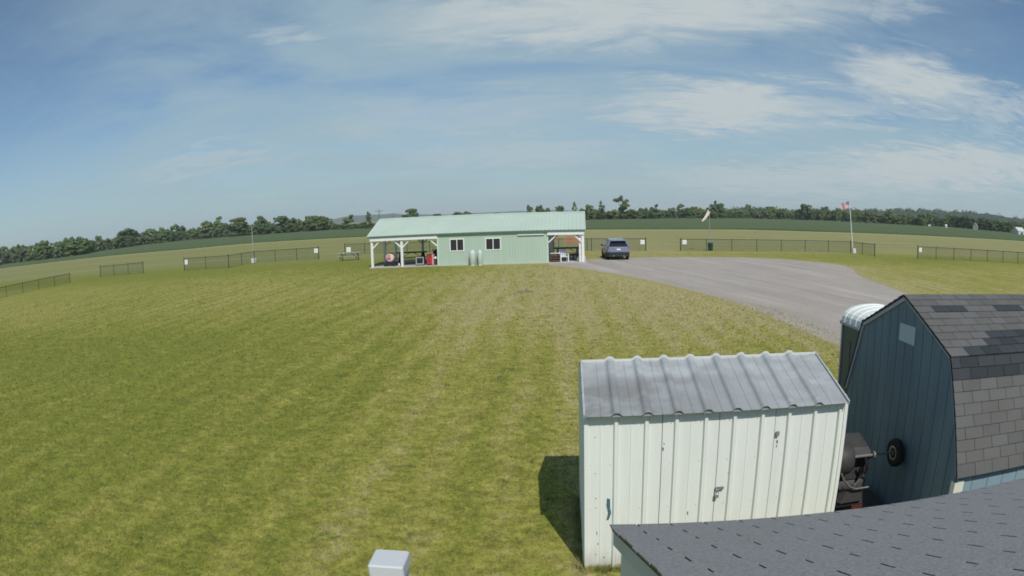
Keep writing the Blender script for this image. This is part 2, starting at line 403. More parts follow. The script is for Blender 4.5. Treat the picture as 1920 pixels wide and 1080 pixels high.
hillmesh('wooded_hill_terrain', M_HILL, 9, 75, 560, [(9, 0), (14, 3), (18, 6), (26, 9), (34, 15), (40, 17), (46, 12), (52, 6), (60, 3), (75, 2)], 420, -2, seed=4, amp=0.02)
# short blades of grass over the near lawn (one uncountable mass)
def grass_blades():
    rng = np.random.default_rng(11); n = 380000
    r = np.exp(rng.uniform(math.log(4.6), math.log(62.0), n)); a = np.radians(rng.uniform(-66, 40, n))
    x, y = r * np.sin(a), r * np.cos(a)
    ok = ~((x > 0.2) & (x < 3.3) & (y > 6.1) & (y < 8.3)) & ~((x > 0.35) & (y < 4.9)) & ~((x > 4.2) & (y > 4.6) & (y < 9.4)) & (y > 2.2)
    ok &= ~((x > 9.4 - .06*(y - 17)) & (y > 11) & (y < 25)) & ~((x > 8.9 - (y - 25)*.42) & (y >= 25) & (y < 58)) & ~((x > -15) & (x < 2.8) & (y > 47.3)) & ~((x > 3.1) & (x < 4.8) & (y < 9))
    ok &= rng.uniform(0, 1, n) > ((r - 9) / 53)
    x, y, r = x[ok], y[ok], r[ok]
    # ragged uncut grass along the foot of the white shed
    m = 2600; q = rng.uniform(0, 1, m); lo = np.where(q < .5, 0.27 - np.abs(rng.normal(0, .035, m)), rng.uniform(.27, 1.2, m)); la = np.where(q < .5, rng.uniform(6.2, 8.2, m), 6.2 - np.abs(rng.normal(0, .03, m)))
    x, y = np.concatenate([x, lo]), np.concatenate([y, la]); edge = len(r); r = np.concatenate([r, np.full(m, 6.5)]); n = len(x)
    th = rng.uniform(0, 2*np.pi, n); w = 0.0035 * (r / 6) ** 0.9 * rng.uniform(0.7, 1.5, n); hh = (0.018 + 0.0016 * r) * rng.uniform(0.5, 1.5, n); hh[edge:] *= 2.6
    lx, ly = rng.normal(0, 0.6, n) * hh, rng.normal(0, 0.6, n) * hh
    v = np.zeros((n, 3, 3), np.float32)
    v[:, 0] = np.stack([x - w*np.cos(th), y - w*np.sin(th), np.full(n, 0.0)], 1)
    v[:, 1] = np.stack([x + w*np.cos(th), y + w*np.sin(th), np.full(n, 0.0)], 1)
    v[:, 2] = np.stack([x + lx, y + ly, hh], 1)
    me = bpy.data.meshes.new('grass'); me.vertices.add(3*n); me.vertices.foreach_set('co', v.ravel())
    me.loops.add(3*n); me.loops.foreach_set('vertex_index', np.arange(3*n, dtype=np.int32))
    me.polygons.add(n); me.polygons.foreach_set('loop_start', np.arange(0, 3*n, 3, dtype=np.int32)); me.update(calc_edges=True)
    t = NT('grass_blade'); c, _ = lawn_colour(t); s = t.sep(t.pos())
    t.col(t.mix(t.ramp(s[2], 0.0, 0.035), c, (0.34, 0.35, 0.10)) if False else c)
    up = t.n('ShaderNodeVectorMath'); up.operation = 'ADD'; t.l(t._geo.outputs['Normal'], up.inputs[0]); up.inputs[1].default_value = (0, 0, 0.9)
    nz = t.n('ShaderNodeVectorMath'); nz.operation = 'NORMALIZE'; t.l(up.outputs[0], nz.inputs[0]); t.l(nz.outputs[0], t.b.inputs['Normal'])
    me.materials.append(t.fin(0.8, 0, 0.15))
    o = bpy.data.objects.new('grass', me); COL.objects.link(o)
    tag(o, 'short mown grass blades of the near lawn', 'grass', kind='stuff')
grass_blades()

# ================================================================== the things close to the camera
# ---- white steel shed
SH0 = Vector((0.285, 6.226, 0.0)); SHR = math.atan2(-0.018, 0.9998)
SHW, SHD, EZ, RZ = 2.886, 1.97, 1.89, 2.17
shu = Vector((math.cos(SHR), math.sin(SHR), 0)); shv = Vector((-math.sin(SHR), math.cos(SHR), 0))
def on_shed(px, py, off=0.0):         # a point on the shed front, in its own coordinates
    d = ray(px, py); C = Vector((0, 0, CAMH)); k = (SH0 - shv*off - C).dot(shv) / d.dot(shv); q = C + d*k - SH0
    return q.dot(shu), q.z
RIBS = [0.311 * k for k in range(1, 10)]
def rib_profile(u0, u1, rw=0.058, rh=0.03, ribs=RIBS, minor=True):
    pr = [(u0, 0.0)]
    ev = []
    for q in ribs: ev.append((q, rw, rh))
    if minor:
        for q in [x - 0.1555 for x in ribs]: ev.append((q, 0.014, 0.005))
    for q, w, hh in sorted(ev):
        if q - w/2 <= u0 + .002 or q + w/2 >= u1 - .002: continue
        pr += [(q - w/2, 0), (q - w*.26, hh), (q + w*.26, hh), (q + w/2, 0)] if w < .09 else [(q - w/2, 0), (q - w*.36, hh*.22), (q - w*.22, hh*.78), (q - w*.1, hh), (q + w*.1, hh), (q + w*.22, hh*.78), (q + w*.36, hh*.22), (q + w/2, 0)]
    return pr + [(u1, 0.0)]
def ribbed(mb, u0, u1, a, c, n, mi=0, th=0.003, **kw):  # sheet between edge a(u) and edge c(u), ribs along n
    pr = rib_profile(u0, u1, **kw); n = Vector(n); L = []
    for u, hh in pr: L.append((Vector(a(u)) + n*hh, Vector(c(u)) + n*hh, Vector(a(u)) + n*(hh - th), Vector(c(u)) + n*(hh - th)))
    for p, q in zip(L, L[1:]):
        mb.poly([p[0], q[0], q[1], p[1]], mi); mb.poly([p[2], p[3], q[3], q[2]], mi)
        mb.poly([p[0], p[2], q[2], q[0]], mi); mb.poly([p[1], q[1], q[3], p[3]], mi)
    p = L[0]; mb.poly([p[0], p[1], p[3], p[2]], mi); p = L[-1]; mb.poly([p[0], p[2], p[3], p[1]], mi)
shed = thing('metal_shed', 'white ribbed steel shed with grey metal roof beside the blue barn', 'shed', SH0, SHR)
DR = (0.787, 1.392, 2.02)
b = MB(); G = 0.003
for u0, u1 in ((0.0, DR[0] - G), (DR[2] + G, SHW)):
    ribbed(b, u0, u1, lambda u: (u, 0, 0.02), lambda u: (u, 0, EZ - 0.02), (0, -1, 0))
gz = lambda v: EZ - 0.02 + (RZ - EZ) * (1 - abs(v - SHD/2) / (SHD/2))
vr = [0.1, 0.4, 0.7, 1.0, 1.3, 1.6, 1.9]
for ux, nn in ((0.0, (-1, 0, 0)), (SHW, (1, 0, 0))):
    for v0, v1 in ((0.01, SHD/2), (SHD/2, SHD)):
        ribbed(b, v0, v1, lambda v: (ux, v, 0.02), lambda v: (ux, v, gz(v)), nn, ribs=vr, minor=False)
ribbed(b, 0, SHW, lambda u: (u, SHD, 0.02), lambda u: (u, SHD, EZ - 0.02), (0, 1, 0))
b.box(-0.012, 0.03, -0.012, 0.03, 0.0, EZ - 0.03); b.box(SHW - 0.03, SHW + 0.012, -0.012, 0.03, 0.0, EZ - 0.03)
b.box(0.03, DR[0] - .01, 0.012, 0.05, 0.0, 0.12); b.box(DR[2] + .01, SHW - .03, 0.012, 0.05, 0.0, 0.12)
b.build('wall', M_SHEDW, shed, fixn=False)
b = MB(); b.box(0.02, SHW - 0.02, 0.055, 0.075, 0.02, EZ - .06); b.build('inner_wall', paint('grey_inner_wall', (.25, .25, .24), .7), shed)
for k, (u0, u1) in enumerate(((DR[0] + G, DR[1] - G), (DR[1] + G, DR[2] - G))):
    b = MB(); ribbed(b, u0, u1, lambda u: (u, -0.004, 0.03), lambda u: (u, -0.004, EZ - 0.045), (0, -1, 0))
    door = b.build('door', M_SHEDW, shed, fixn=False)
    if k == 0:
        u, z = on_shed(1344, 914)
        h_ = MB(); h_.box(u - 0.02, u + 0.07, -0.034, -0.024, z - 0.014, z + 0.02)
        h_.tube([(u - .012, -.04, z - .01), (u - .012, -.05, z - .055), (u + .008, -.05, z - .055), (u + .008, -.04, z - .01)], 0.006)
        h_.bbox(u - .022, u + .014, -.062, -.038, z - .1, z - .05, .005)
        h_.build('hasp', M_STEEL, door)
    else:
        u, z = on_shed(1457, 812)
        h_ = MB(); h_.box(u - 0.017, u + 0.017, -0.034, -0.012, z - 0.022, z + 0.028); h_.build('bracket', M_STEEL, door)
def blot(mb, pts, y=-0.0012):         # a thin irregular fleck lying on the front sheet
    q = [on_shed(*p) for p in pts]; mb.prism(q, 'y', y, y - 0.0012)
b = MB()
blot(b, [(1138, 934), (1144, 936), (1144, 950), (1146, 962), (1141, 975), (1137, 975), (1140, 962), (1137, 948)])
b.build('paint_chip', paint('blue_undercoat', (0.06, 0.14, 0.18), 0.7), shed)
b = MB(); rnd = random.Random(5)
for px, py, w, hh in ((1117, 935, 2, 2), (1119, 1000, 1.5, 6), (1121, 1020, 2, 3), (1117, 1040, 2, 2), (1132, 1045, 3, 2), (1116, 760+60, 1.6, 1.6), (1116, 888, 1.6, 1.6), (1117, 952, 1.6, 1.6), (1243, 842, 2.5, 6), (1245, 832, 1.5, 3), (1289, 962, 2, 6), (1457, 828, 2, 6), (1456, 836, 1.5, 3), (1365, 886, 1.3, 1.3), (1410, 950, 1.5, 2.5)):
    blot(b, [(px - w*.6, py - hh*.5), (px + w*.4, py - hh*.6), (px + w*.6, py + hh*.3), (px - w*.1, py + hh*.6)], -0.0065 if 1200 < px < 1470 else -0.0012)
b.each('rust_spot', paint('rust', (0.16, 0.11, 0.08), 0.8), shed)
b = MB()
for z in (.22, .78, 1.30, 1.74):
    for q in [0.05] + [r - .055 for r in RIBS[:-1]]: b.lathe([(.006, 0), (.006, .003), (0, .005)], (q, -.008 if DR[0] < q < DR[2] else -.003, z), 'y', 6)
b.build('screw_pattern', paint('screw_head', (.5, .5, .47), .5), shed)
YE = -0.105; sl = (RZ - (EZ - .022)) / (SHD/2 - YE); nrm = Vector((0, -sl, 1)).normalized()
b = MB(); ribbed(b, -0.01, SHW - 0.03, lambda u: (u, YE, EZ - .022), lambda u: (u, SHD/2, RZ), nrm, rw=0.135, rh=0.036)
b.build('roof', M_ROOFST, shed, fixn=False)
n2 = Vector((0, sl, 1)).normalized()
b = MB(); ribbed(b, -0.02, SHW + 0.02, lambda u: (u, SHD - YE, EZ - .022), lambda u: (u, SHD/2 + .004, RZ), n2, rw=0.07, rh=0.03)
b.build('rear_roof', M_SHEDW, shed, fixn=False)
b = MB(); ribbed(b, -0.01, SHW - 0.03, lambda u: (u, SHD/2 + .004, RZ + .004), lambda u: (u, SHD/2 - .004, RZ + .034), nrm, rw=0.135, rh=0.036, minor=False)
b.build('ridge_cap', M_TRIMW, shed, fixn=False)
b = MB()
for ux in (-0.012, SHW - 0.028):
    b.bar((ux, YE, EZ - .02), (ux, SHD/2 - .002, RZ - .004), 0.02, 0.045, upv=nrm); b.bar((ux, SHD - YE, EZ - .02), (ux, SHD/2 + .002, RZ - .004), 0.02, 0.045, upv=n2)
b.each('rake_trim', paint('chalky_steel', (0.40, 0.42, 0.42), 0.6, var=0.35, sc=14), shed)

b = MB()
for q in RIBS[:-1]: b.prism([(q - .05, EZ - .035), (q + .05, EZ - .035), (q + .024, EZ + .002), (q - .024, EZ + .002)], 'y', YE + .012, YE + .03)
b.each('rib_closure', paint('closure_grey', (.30, .31, .31), .7), shed)
# ---- blue barn with a gambrel roof
BR = math.atan2(-0.09, 0.996); bd = Vector((math.cos(BR), math.sin(BR), 0)); bv = Vector((-math.sin(BR), math.cos(BR), 0))
B0 = bd * 3.8 + bv * 7.45
barn = thing('gambrel_barn', 'blue wooden barn with a grey shingled gambrel roof', 'barn', B0, BR)
OUT = [(-1.97, 1.198), (-1.40, 2.397), (0.0, 2.892), (1.467, 2.308), (2.037, 1.178)]     # y, z along the roof edge
OUT = [(y, z + (0.0 if i in (0, 4) else 0.0)) for i, (y, z) in enumerate(OUT)]
def bluewood():
    t = NT('blue_barn_paint'); p = t.obj(); f = t.noise(t.scale(p, (1, 1, .25)), 2.5, 5, 0.6); g = t.noise(t.scale(p, (20, 20, 1.5)), 2.0, 4, 0.7)
    c = t.mix(t.ramp(f, 0.3, 0.72), (0.122, 0.178, 0.216), (0.166, 0.232, 0.272)); c = t.mix(t.M('MULTIPLY', t.ramp(g, 0.5, 0.72), 0.3), c, (0.10, 0.175, 0.225))
    t.col(c); t.bump(g, 0.3, 0.004); return t.fin(0.65, 0, 0.3)
M_BLUE = bluewood()
def outz(y): return lerp(OUT, y)
b = MB(); bw = 0.262; y = -1.90
while y < 1.95:
    y0, y1 = y + 0.006, min(y + bw - 0.006, 1.95)
    if y1 - y0 > .02:
        br = [y0] + [q for q in (-1.40, 0.0, 1.467) if y0 < q < y1] + [y1]
        zt = lambda q: outz(q) - 0.035
        low = 2.50
        # lower sheet, upper sheet overlapping it
        top = [(q, min(zt(q), low)) for q in br]
        pts = [(y0, 0.0)] + [(y1, 0.0)] + top[::-1]; b.prism(pts, 'x', 0.0, -0.014)
        hi = [(q, zt(q)) for q in br if zt(q) > low + .01]
        if len(hi) >= 2: b.prism([(hi[0][0], low), (hi[-1][0], low)] + hi[::-1], 'x', 0.0, -0.022)
    y += bw
b.prism([(-1.9, 0), (1.95, 0), (1.95, 1.15), (1.43, 2.26), (0, 2.83), (-1.37, 2.34), (-1.9, 1.15)], 'x', 0.002, 0.06)
bs_ = MB(); x = 0.0             # long side facing the sun, the sunlight put into a lighter blue
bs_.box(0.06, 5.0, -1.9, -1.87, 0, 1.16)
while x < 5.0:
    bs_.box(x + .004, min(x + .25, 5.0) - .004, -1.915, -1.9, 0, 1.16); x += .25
b.box(0.06, 5.0, 1.9, 1.93, 0, 1.1)
b.build('wall', M_BLUE, barn); bs_.build('side_wall', paint('sunlit_blue_siding', (0.25, 0.35, 0.40), .7, var=.1), barn)
b = MB()
b.prism([(-0.36, 2.30), (0.125, 2.288), (0.12, 2.512), (-0.365, 2.53)], 'x', -0.014, -0.024)
b.build('vent_panel', paint('pale_panel', (0.42, 0.52, 0.54), 0.6), barn)
b = MB(); b.box(0.012, 0.11, -1.93, -1.9, 0, 1.12); b.box(-0.03, 0.01, -1.935, -1.84, 0, 1.1); b.each('corner_trim', paint('cream_paint', (0.78, 0.76, 0.64), 0.6), barn)
def shingle_mat(name, c, v=0.25):
    t = NT(name); o = t.obj(); f = t.noise(o, 90, 3, 0.8); g = t.noise(o, 3.0, 4, 0.6)
    cc = t.mix(f, tuple(x * (1 - v) for x in c), tuple(x * (1 + v) for x in c)); cc = t.mix(t.M('MULTIPLY', t.ramp(g, .4, .7), .25), cc, tuple(x * .7 for x in c))
    t.col(cc); t.bump(f, 0.5, 0.004); return t.fin(0.9, 0, 0.2)
SHM = [shingle_mat('grey_shingle', (0.135, 0.134, 0.127)), shingle_mat('warm_grey_shingle', (0.128, 0.124, 0.115)), shingle_mat('mid_grey_shingle', (0.116, 0.115, 0.11)), shingle_mat('dark_shingle', (0.05, 0.057, 0.062)), shingle_mat('darker_shingle', (0.038, 0.045, 0.046))]
def tabs(mb, p, q, x0, x1, rows, tw, dark, rnd, phase=0.0):   # rows of tabs from top edge p=(y,z) down to q=(y,z)
    p = Vector((0, p[0], p[1])); q = Vector((0, q[0], q[1])); d = (q - p); L = d.length; d.normalize(); n = Vector((1, 0, 0)).cross(d); n = n if n.z > 0 else -n
    ex = L / rows
    for r in range(rows):
        a, c = p + d*(ex*r - .02 if r else 0), p + d*(ex*(r + 1) + (0.0 if r < rows - 1 else 0.02)); x = x0 - (tw * (0.5 if (r + phase) % 2 else 0.0)) ; k = 0
        while x < x1:
            xa, xb = max(x, x0) + .003, min(x + tw, x1) - .003
            if xb - xa > 0.02:
                mi = dark(r, (xa + xb)/2) if dark else None
                if mi is None: mi = rnd.choice((0, 0, 1, 1, 2))
                lo, hi = 0.012 + rnd.uniform(0, .004), 0.003
                X = lambda s: Vector((s, 0, 0))
                mb.hexa([c + X(xa), c + X(xb), a + X(xb), a + X(xa), c + X(xa) + n*lo, c + X(xb) + n*lo, a + X(xb) + n*hi, a + X(xa) + n*hi], mi)
            x += tw; k += 1
rnd = random.Random(8); X0, X1 = -0.05, 5.05
def dk_up(r, x):
    if r == 2 and (0.27 < x < 0.68 or 1.2 < x < 1.75): return 3
    if r == 6 and 0.78 < x < 1.75 or r == 7 and 0.6 < x < 1.6 or r == 8 and 0.32 < x < 1.45: return 3 if (x * 10) % 2 > 1 else 4
def dk_lo(r, x):
    if r < 2: return 4 if rnd.random() < .6 else 3
b = MB()
tabs(b, OUT[2], OUT[1], X0, X1, 9, 0.275, dk_up, rnd)
tabs(b, (OUT[1][0] - .004, OUT[1][1] - .006), OUT[0], X0, X1, 10, 0.275, dk_lo, rnd, 1)
tabs(b, OUT[2], OUT[3], X0, X1, 9, 0.275, None, rnd); tabs(b, OUT[3], OUT[4], X0, X1, 10, 0.275, None, rnd)
for i in range(4):                                              # roof deck under the shingles
    (ya, za), (yb, zb) = OUT[i], OUT[i+1]; d = Vector((0, yb - ya, zb - za)).normalized(); n = Vector((0, -d.z, d.y)) * 0.022
    b.hexa([Vector((X0, ya, za)) - n, Vector((X1, ya, za)) - n, Vector((X1, yb, zb)) - n, Vector((X0, yb, zb)) - n, Vector((X0, ya, za)) - n*.05, Vector((X1, ya, za)) - n*.05, Vector((X1, yb, zb)) - n*.05, Vector((X0, yb, zb)) - n*.05], 4)
b.build('roof', SHM, barn)
b = MB()
for i in (0, 1, 2, 3):
    (ya, za), (yb, zb) = OUT[i], OUT[i+1]; d = Vector((0, yb - ya, zb - za)).normalized(); n = Vector((0, -d.z, d.y))
    p, q = Vector((-0.04, ya, za)), Vector((-0.04, yb, zb)); wd = 0.05 if i >= 2 else 0.022
    b.hexa([p - n*(.026 + wd), p + Vector((.03, 0, 0)) - n*(.026 + wd), q + Vector((.03, 0, 0)) - n*(.026 + wd), q - n*(.026 + wd), p - n*.026, p + Vector((.03, 0, 0)) - n*.026, q + Vector((.03, 0, 0)) - n*.026, q - n*.026])
b.each('rake_trim', M_TRIMG, barn)

# ---- portable toilet behind the barn
pt_ = thing('portable_toilet', 'dark portable toilet with white domed roof behind the blue barn', 'toilet', (4.95, 9.0, 0))
M_POT = paint('dark_grey_green_plastic', (0.085, 0.115, 0.11), 0.5); M_POTT = paint('pale_grey_plastic', (0.42, 0.42, 0.48), 0.5)
b = MB(); b.box(0.02, 1.1, 0.02, 1.1, 0.1, 1.98)
for k in range(3): b.box(0.012, 0.02, 0.16 + .29*k, 0.36 + .29*k, 0.3, 1.75)
b.build('wall', M_POT, pt_)
b = MB()
for x, y in ((0, 0), (1.08, 0), (0, 1.08), (1.08, 1.08)): b.box(x, x + .04, y, y + .04, 0.1, 2.0)
b.each('corner_trim', M_POTT, pt_)
b = MB(); b.box(-.02, 1.14, -.02, 1.14, 0, .1); b.build('base', M_DARK, pt_)
b = MB(); b.bbox(-0.03, 1.15, -0.03, 1.15, 2.0, 2.06, .015); b.build('roof_frame', M_POTT, pt_)
b = MB(); n = 14; prev = None
ys = [0.0]
for k in range(5): c0 = 0.12 + k * .22; ys += [c0 - .05, c0 - .03, c0 + .03, c0 + .05]
ys += [1.12]
hs = [0.0] + [0, .016, .016, 0] * 5 + [0.0]
grid = []
for i in range(n + 1):
    a = math.pi * i / n; x, z = 0.56 - 0.56 * math.cos(a), 0.27 * math.sin(a) ** 0.8
    grid.append([(x - math.cos(a) * hh, y, 2.06 + z + math.sin(a) * hh) for y, hh in zip(ys, hs)])
for i in range(n):
    for j in range(len(ys) - 1): b.poly([grid[i][j], grid[i+1][j], grid[i+1][j+1], grid[i][j+1]])
b.poly([g[0] for g in grid]); b.poly([g[-1] for g in grid])
b.build('domed_roof', paint('white_plastic', (0.80, 0.82, 0.76), 0.4, var=0.05), pt_)

# ---- grey roofed building under the camera
near = thing('shingled_building', 'low building with pale wall and dark grey shingle roof in the corner nearest the viewer', 'building', (0.307, 3.508, 0))
e_ = Vector((0.9966, -0.083, 0)).normalized(); r_ = Vector((0.057, -0.94, 0.335)).normalized(); N_ = r_.cross(e_).normalized()
def rp(u, v, w=0.0, P=Vector((0, 0, 2.0))): return P + e_*u + r_*v + N_*w
VR, UL = 4.3, 9.0
r2_ = Vector((r_.x, r_.y, -r_.z)); N2_ = e_.cross(-r2_).normalized(); N2_ = N2_ if N2_.z > 0 else -N2_
def rp2(u, v, w=0.0): return rp(u, VR, 0) + r2_*v + N2_*w
def slab(mb, f, u0, u1, v0, v1, w0, w1, mi=0):
    mb.hexa([f(u0, v0, w0), f(u1, v0, w0), f(u1, v1, w0), f(u0, v1, w0), f(u0, v0, w1), f(u1, v0, w1), f(u1, v1, w1), f(u0, v1, w1)], mi)
M_NROOF = shingle_mat('charcoal_shingle', (0.125, 0.13, 0.14), 0.38)
def nroof():
    t = NT('granule_shingle'); o = t.obj(); f = t.noise(o, 130, 2, 0.9); g = t.noise(o, 1.1, 4, 0.6); k = t.noise(o, 55, 4, 0.8)
    c = t.mix(f, (0.10, 0.101, 0.10), (0.375, 0.378, 0.37)); c = t.mix(t.M('MULTIPLY', t.ramp(g, .38, .7), .35), c, (0.215, 0.21, 0.212)); c = t.mix(t.M('MULTIPLY', t.ramp(k, .46, .66), .55), c, (0.36, 0.355, 0.335)); c = t.mix(t.M('MULTIPLY', t.ramp(k, .46, .32), .55), c, (0.07, 0.07, 0.07))
    t.col(c); t.bump(f, 0.6, 0.004); return t.fin(0.88, 0, 0.25)
M_NROOF = nroof()
b = MB(); rnd = random.Random(12); EXP, TW = 0.285, 0.2125; row = 0; v = 0.0
while v < VR - 0.01:
    v1 = min(v + EXP, VR); sv = min(v + 0.085 + rnd.uniform(0, .045), v1)
    u = 0.0; off = (0.155 + 0.004*row + rnd.uniform(-.008, .008)) if row % 2 == 0 else (0.155 + 0.004*row + rnd.uniform(-.008, .008))
    cuts = [0.0] + [off + TW*k + rnd.uniform(-.012, .012) for k in range(int((UL - off)/TW) + 1)] + [UL]
    for a, c in zip(cuts, cuts[1:]):
        g0 = 0.006 if a > 0 else 0; g1 = 0.006 if c < UL else 0
        if rnd.random() < 0.06 and c < UL: g1 = 0.0
        slab(b, rp, a + g0 - (rnd.uniform(0, .012) if a == 0 else 0), c - g1, v, sv, 0.0, 0.0092)
    slab(b, rp, -rnd.uniform(0, .012), UL, sv, v1, 0.0, 0.009)
    v = v1; row += 1
slab(b, rp2, -0.01, UL, 0, VR, 0, 0.008)
b.build('roof', M_NROOF, near)
b = MB(); slab(b, rp, 0.012, UL, 0.008, VR, -0.03, -0.001); slab(b, rp2, 0.012, UL, 0, VR - .008, -0.03, -0.001); b.build('roof_deck', M_DARK, near)
b = MB(); UW = 0.06
for uu in (UW, UL - UW):
    pr = [rp(uu, 0.09, -.032), rp(uu, VR, -.034), rp2(uu, VR - .09, -.032)]
    lo = [Vector((q.x, q.y, 0)) for q in pr]; th = e_ * (0.05 if uu < 1 else -0.05)
    for i in range(2):
        b.hexa([lo[i], lo[i+1], lo[i+1] + th, lo[i] + th, pr[i], pr[i+1], pr[i+1] + th, pr[i] + th])
for f, vv in ((rp, 0.09), (rp2, VR - .09)):
    p, q = f(UW + .05, vv, -.035), f(UL - UW - .05, vv, -.035); ins = Vector((-r_.x, -r_.y, 0)).normalized() * (-0.05 if f is rp else 0.05)
    b.hexa([Vector((p.x, p.y, 0)), Vector((q.x, q.y, 0)), Vector((q.x, q.y, 0)) + ins, Vector((p.x, p.y, 0)) + ins, p, q, q + ins, p + ins])
b.build('wall', paint('pale_blue_grey_siding', (0.62, 0.66, 0.66), 0.6), near)
b = MB(); slab(b, rp, 0.02, 0.045, 0.02, VR - .03, -0.12, -0.031); slab(b, rp, 0.02, UL, 0.02, 0.04, -0.11, -0.031); b.build('fascia', paint('pale_fascia', (0.52, 0.56, 0.58), 0.6), near)

# ---- white post in front of the camera
post = thing('white_post', 'square white post with a flat cap at the bottom edge of the view', 'post', (-0.546, 1.752, 0))
M_POSTW = paint('dull_white_vinyl', (.56, .575, .575), .5, var=.06)
b = MB(); b.bbox(-.05, .05, -.05, .05, 0, 2.755, .006); b.build('shaft', M_POSTW, post)
b = MB(); b.bbox(-.059, .059, -.058, .058, 2.755, 2.8, .005); b.build('cap', M_POSTW, post)

# ---- dark yard machine with a raised wheel, in the gap between shed and barn
mach = thing('yard_machine', 'dark machine with drum, tubular handle and raised wheel in the gap between shed and barn', 'machine', (3.65, 6.8, 0))
def ml(px, py, Y=6.75): q = aty(px, py, Y); return q - Vector((3.65, 6.8, 0))
M_DSTEEL = paint('dull_steel', (.2, .2, .195), .45, .4)
M_MB = paint('dusty_black_steel', (0.03, 0.03, 0.031), 0.55, var=0.4, sc=9); M_MD = paint('dusty_grey_steel', (0.05, 0.047, 0.046), 0.6, var=0.3, sc=8)
b = MB(); b.bbox(-0.36, 0.26, -0.06, 0.42, 0.16, 0.62, 0.05); b.hexa([(-.3, -.05, .62), (.24, -.05, .62), (.24, .3, .62), (-.3, .3, .62), (-.3, .06, 1.06), (.2, .06, 1.1), (.2, .24, 1.1), (-.3, .24, 1.06)])
b.hexa([(-.22, -.22, .33), (.16, -.22, .33), (.2, -.06, .3), (-.26, -.06, .3), (-.16, -.16, .5), (.12, -.16, .5), (.2, -.06, .58), (-.2, -.06, .58)])
b.build('body', M_MB, mach)
b = MB(); b.hexa([(-.34, -.12, .98), (.27, -.14, .93), (.25, .26, 1.03), (-.32, .26, 1.08), (-.30, -.06, 1.08), (.2, -.08, 1.05), (.2, .22, 1.14), (-.28, .22, 1.17)]); b.build('hood', M_MD, mach)
b = MB(); b.bbox(.25, .69, -.78, .95, 0, .15, .03); b.bbox(-.4, .24, -.75, -.32, 0, .1, .02); b.each('shade_slab', M_MB, mach)  # low dark slabs added over the ground to stand in for shade
b = MB(); b.box(-.34, .3, -.3, -.1, .0, .14); b.build('skid', M_MD, mach)
b = MB(); b.hexa([(-.2, -.27, .40), (.12, -.27, .40), (.14, -.2, .40), (-.24, -.2, .40), (-.13, -.25, .58), (.08, -.25, .58), (.12, -.18, .60), (-.18, -.18, .60)]); b.build('panel', M_MD, mach)
b = MB(); b.bar((.1, -.1, .62), (.22, -.12, .95), .03); b.build('strut', M_MB, mach)
b = MB(); b.tube([(.15, -.16, .72), (.17, -.2, .8), (.13, -.18, .9)], .018); b.build('hose', M_DARK, mach)
c = ml(1578, 860); b = MB(); b.lathe([(0.0, -.2), (.17, -.2), (.205, -.16), (.205, .08), (.17, .12), (0, .12)], c, 'x', 20); b.build('drum', M_MD, mach)
a, d = ml(1600, 857, 6.62), ml(1676, 848, 6.68); b = MB(); b.tube([a, a + (d - a)*.45], .022); b.tube([a + (d - a)*.45, a + (d - a)*.5], .05, 12); b.tube([a + (d - a)*.5, d], .016); b.build('axle', M_DSTEEL, mach)
hp = [ml(x, y, 6.5) for x, y in ((1578, 888), (1582, 900), (1592, 912), (1604, 917), (1628, 913))]; b = MB(); b.tube(hp, .014)
b.tube([ml(1601, 911, 6.5), ml(1612, 898, 6.5)], .012); b.build('handle', M_DSTEEL, mach)
b = MB(); p = ml(1596, 951, 6.42); q = ml(1616, 948, 6.42); b.bar(p, q, .03, .04); b.build('reflector', paint('dull_red', (.10, .022, .02), .7), mach)
wc = ml(1679, 848.5, 6.7)
b = MB(); b.lathe([(.09, -.045), (.15, -.06), (.178, -.045), (.187, 0), (.178, .045), (.15, .06), (.09, .045)], wc, 'x', 28)
w = b.build('wheel', M_RUBBER, mach)
b = MB(); b.lathe([(0, -.05), (.025, -.05), (.03, -.035), (.045, -.03), (.075, -.046), (.095, -.05), (.095, .05), (.0, .05)], wc, 'x', 24); b.build('rim', M_STEEL, w)

# ================================================================== the green roofed shelter
PV0 = Vector((-14.651, 50.787, 0)); PVR = math.atan2(-0.043, 0.99907)
pav = thing('shelter_building', 'long pale green shelter with metal roof and open bays at both ends', 'building', PV0, PVR)
pu = Vector((math.cos(PVR), math.sin(PVR), 0)); pv = Vector((-math.sin(PVR), math.cos(PVR), 0))
def pw(u, v, z=0.0): return PV0 + pu*u + pv*v + Vector((0, 0, z))
def greenmetal(name, c):
    t = NT(name); o = t.obj(); f = t.noise(t.scale(o, (1, 1, .3)), 0.6, 4, 0.6); g = t.noise(t.scale(o, (.3, 1, 1)), 5, 3, 0.6)
    cc = t.mix(t.ramp(f, .3, .7), tuple(x * .93 for x in c), c); cc = t.mix(t.M('MULTIPLY', t.ramp(g, .5, .75), .2), cc, tuple(x * .8 for x in c))
    t.col(cc); return t.fin(0.5, 0, 0.4)
M_GROOF = greenmetal('green_roof_steel', (0.475, 0.575, 0.475)); M_GWALL = greenmetal('green_wall_steel', (0.455, 0.57, 0.465))
EAV, RDG, RV = 2.57, 3.93, 3.5
OV = .16; sl = (RDG - EAV) / (RV + OV)
b = MB()
rb = [-0.25 + .3048*k for k in range(0, 58)]
for s_, n_ in ((1, Vector((0, -sl, 1))), (-1, Vector((0, sl, 1)))):
    va = -OV if s_ == 1 else 2*RV + OV
    ribbed(b, -0.28, 17.16, lambda u: (u, va, EAV), lambda u: (u, RV, RDG), n_.normalized(), ribs=rb, rw=.06, rh=.02, minor=False, th=.012)
roof = b.build('roof', M_GROOF, pav, fixn=False)
b = MB()
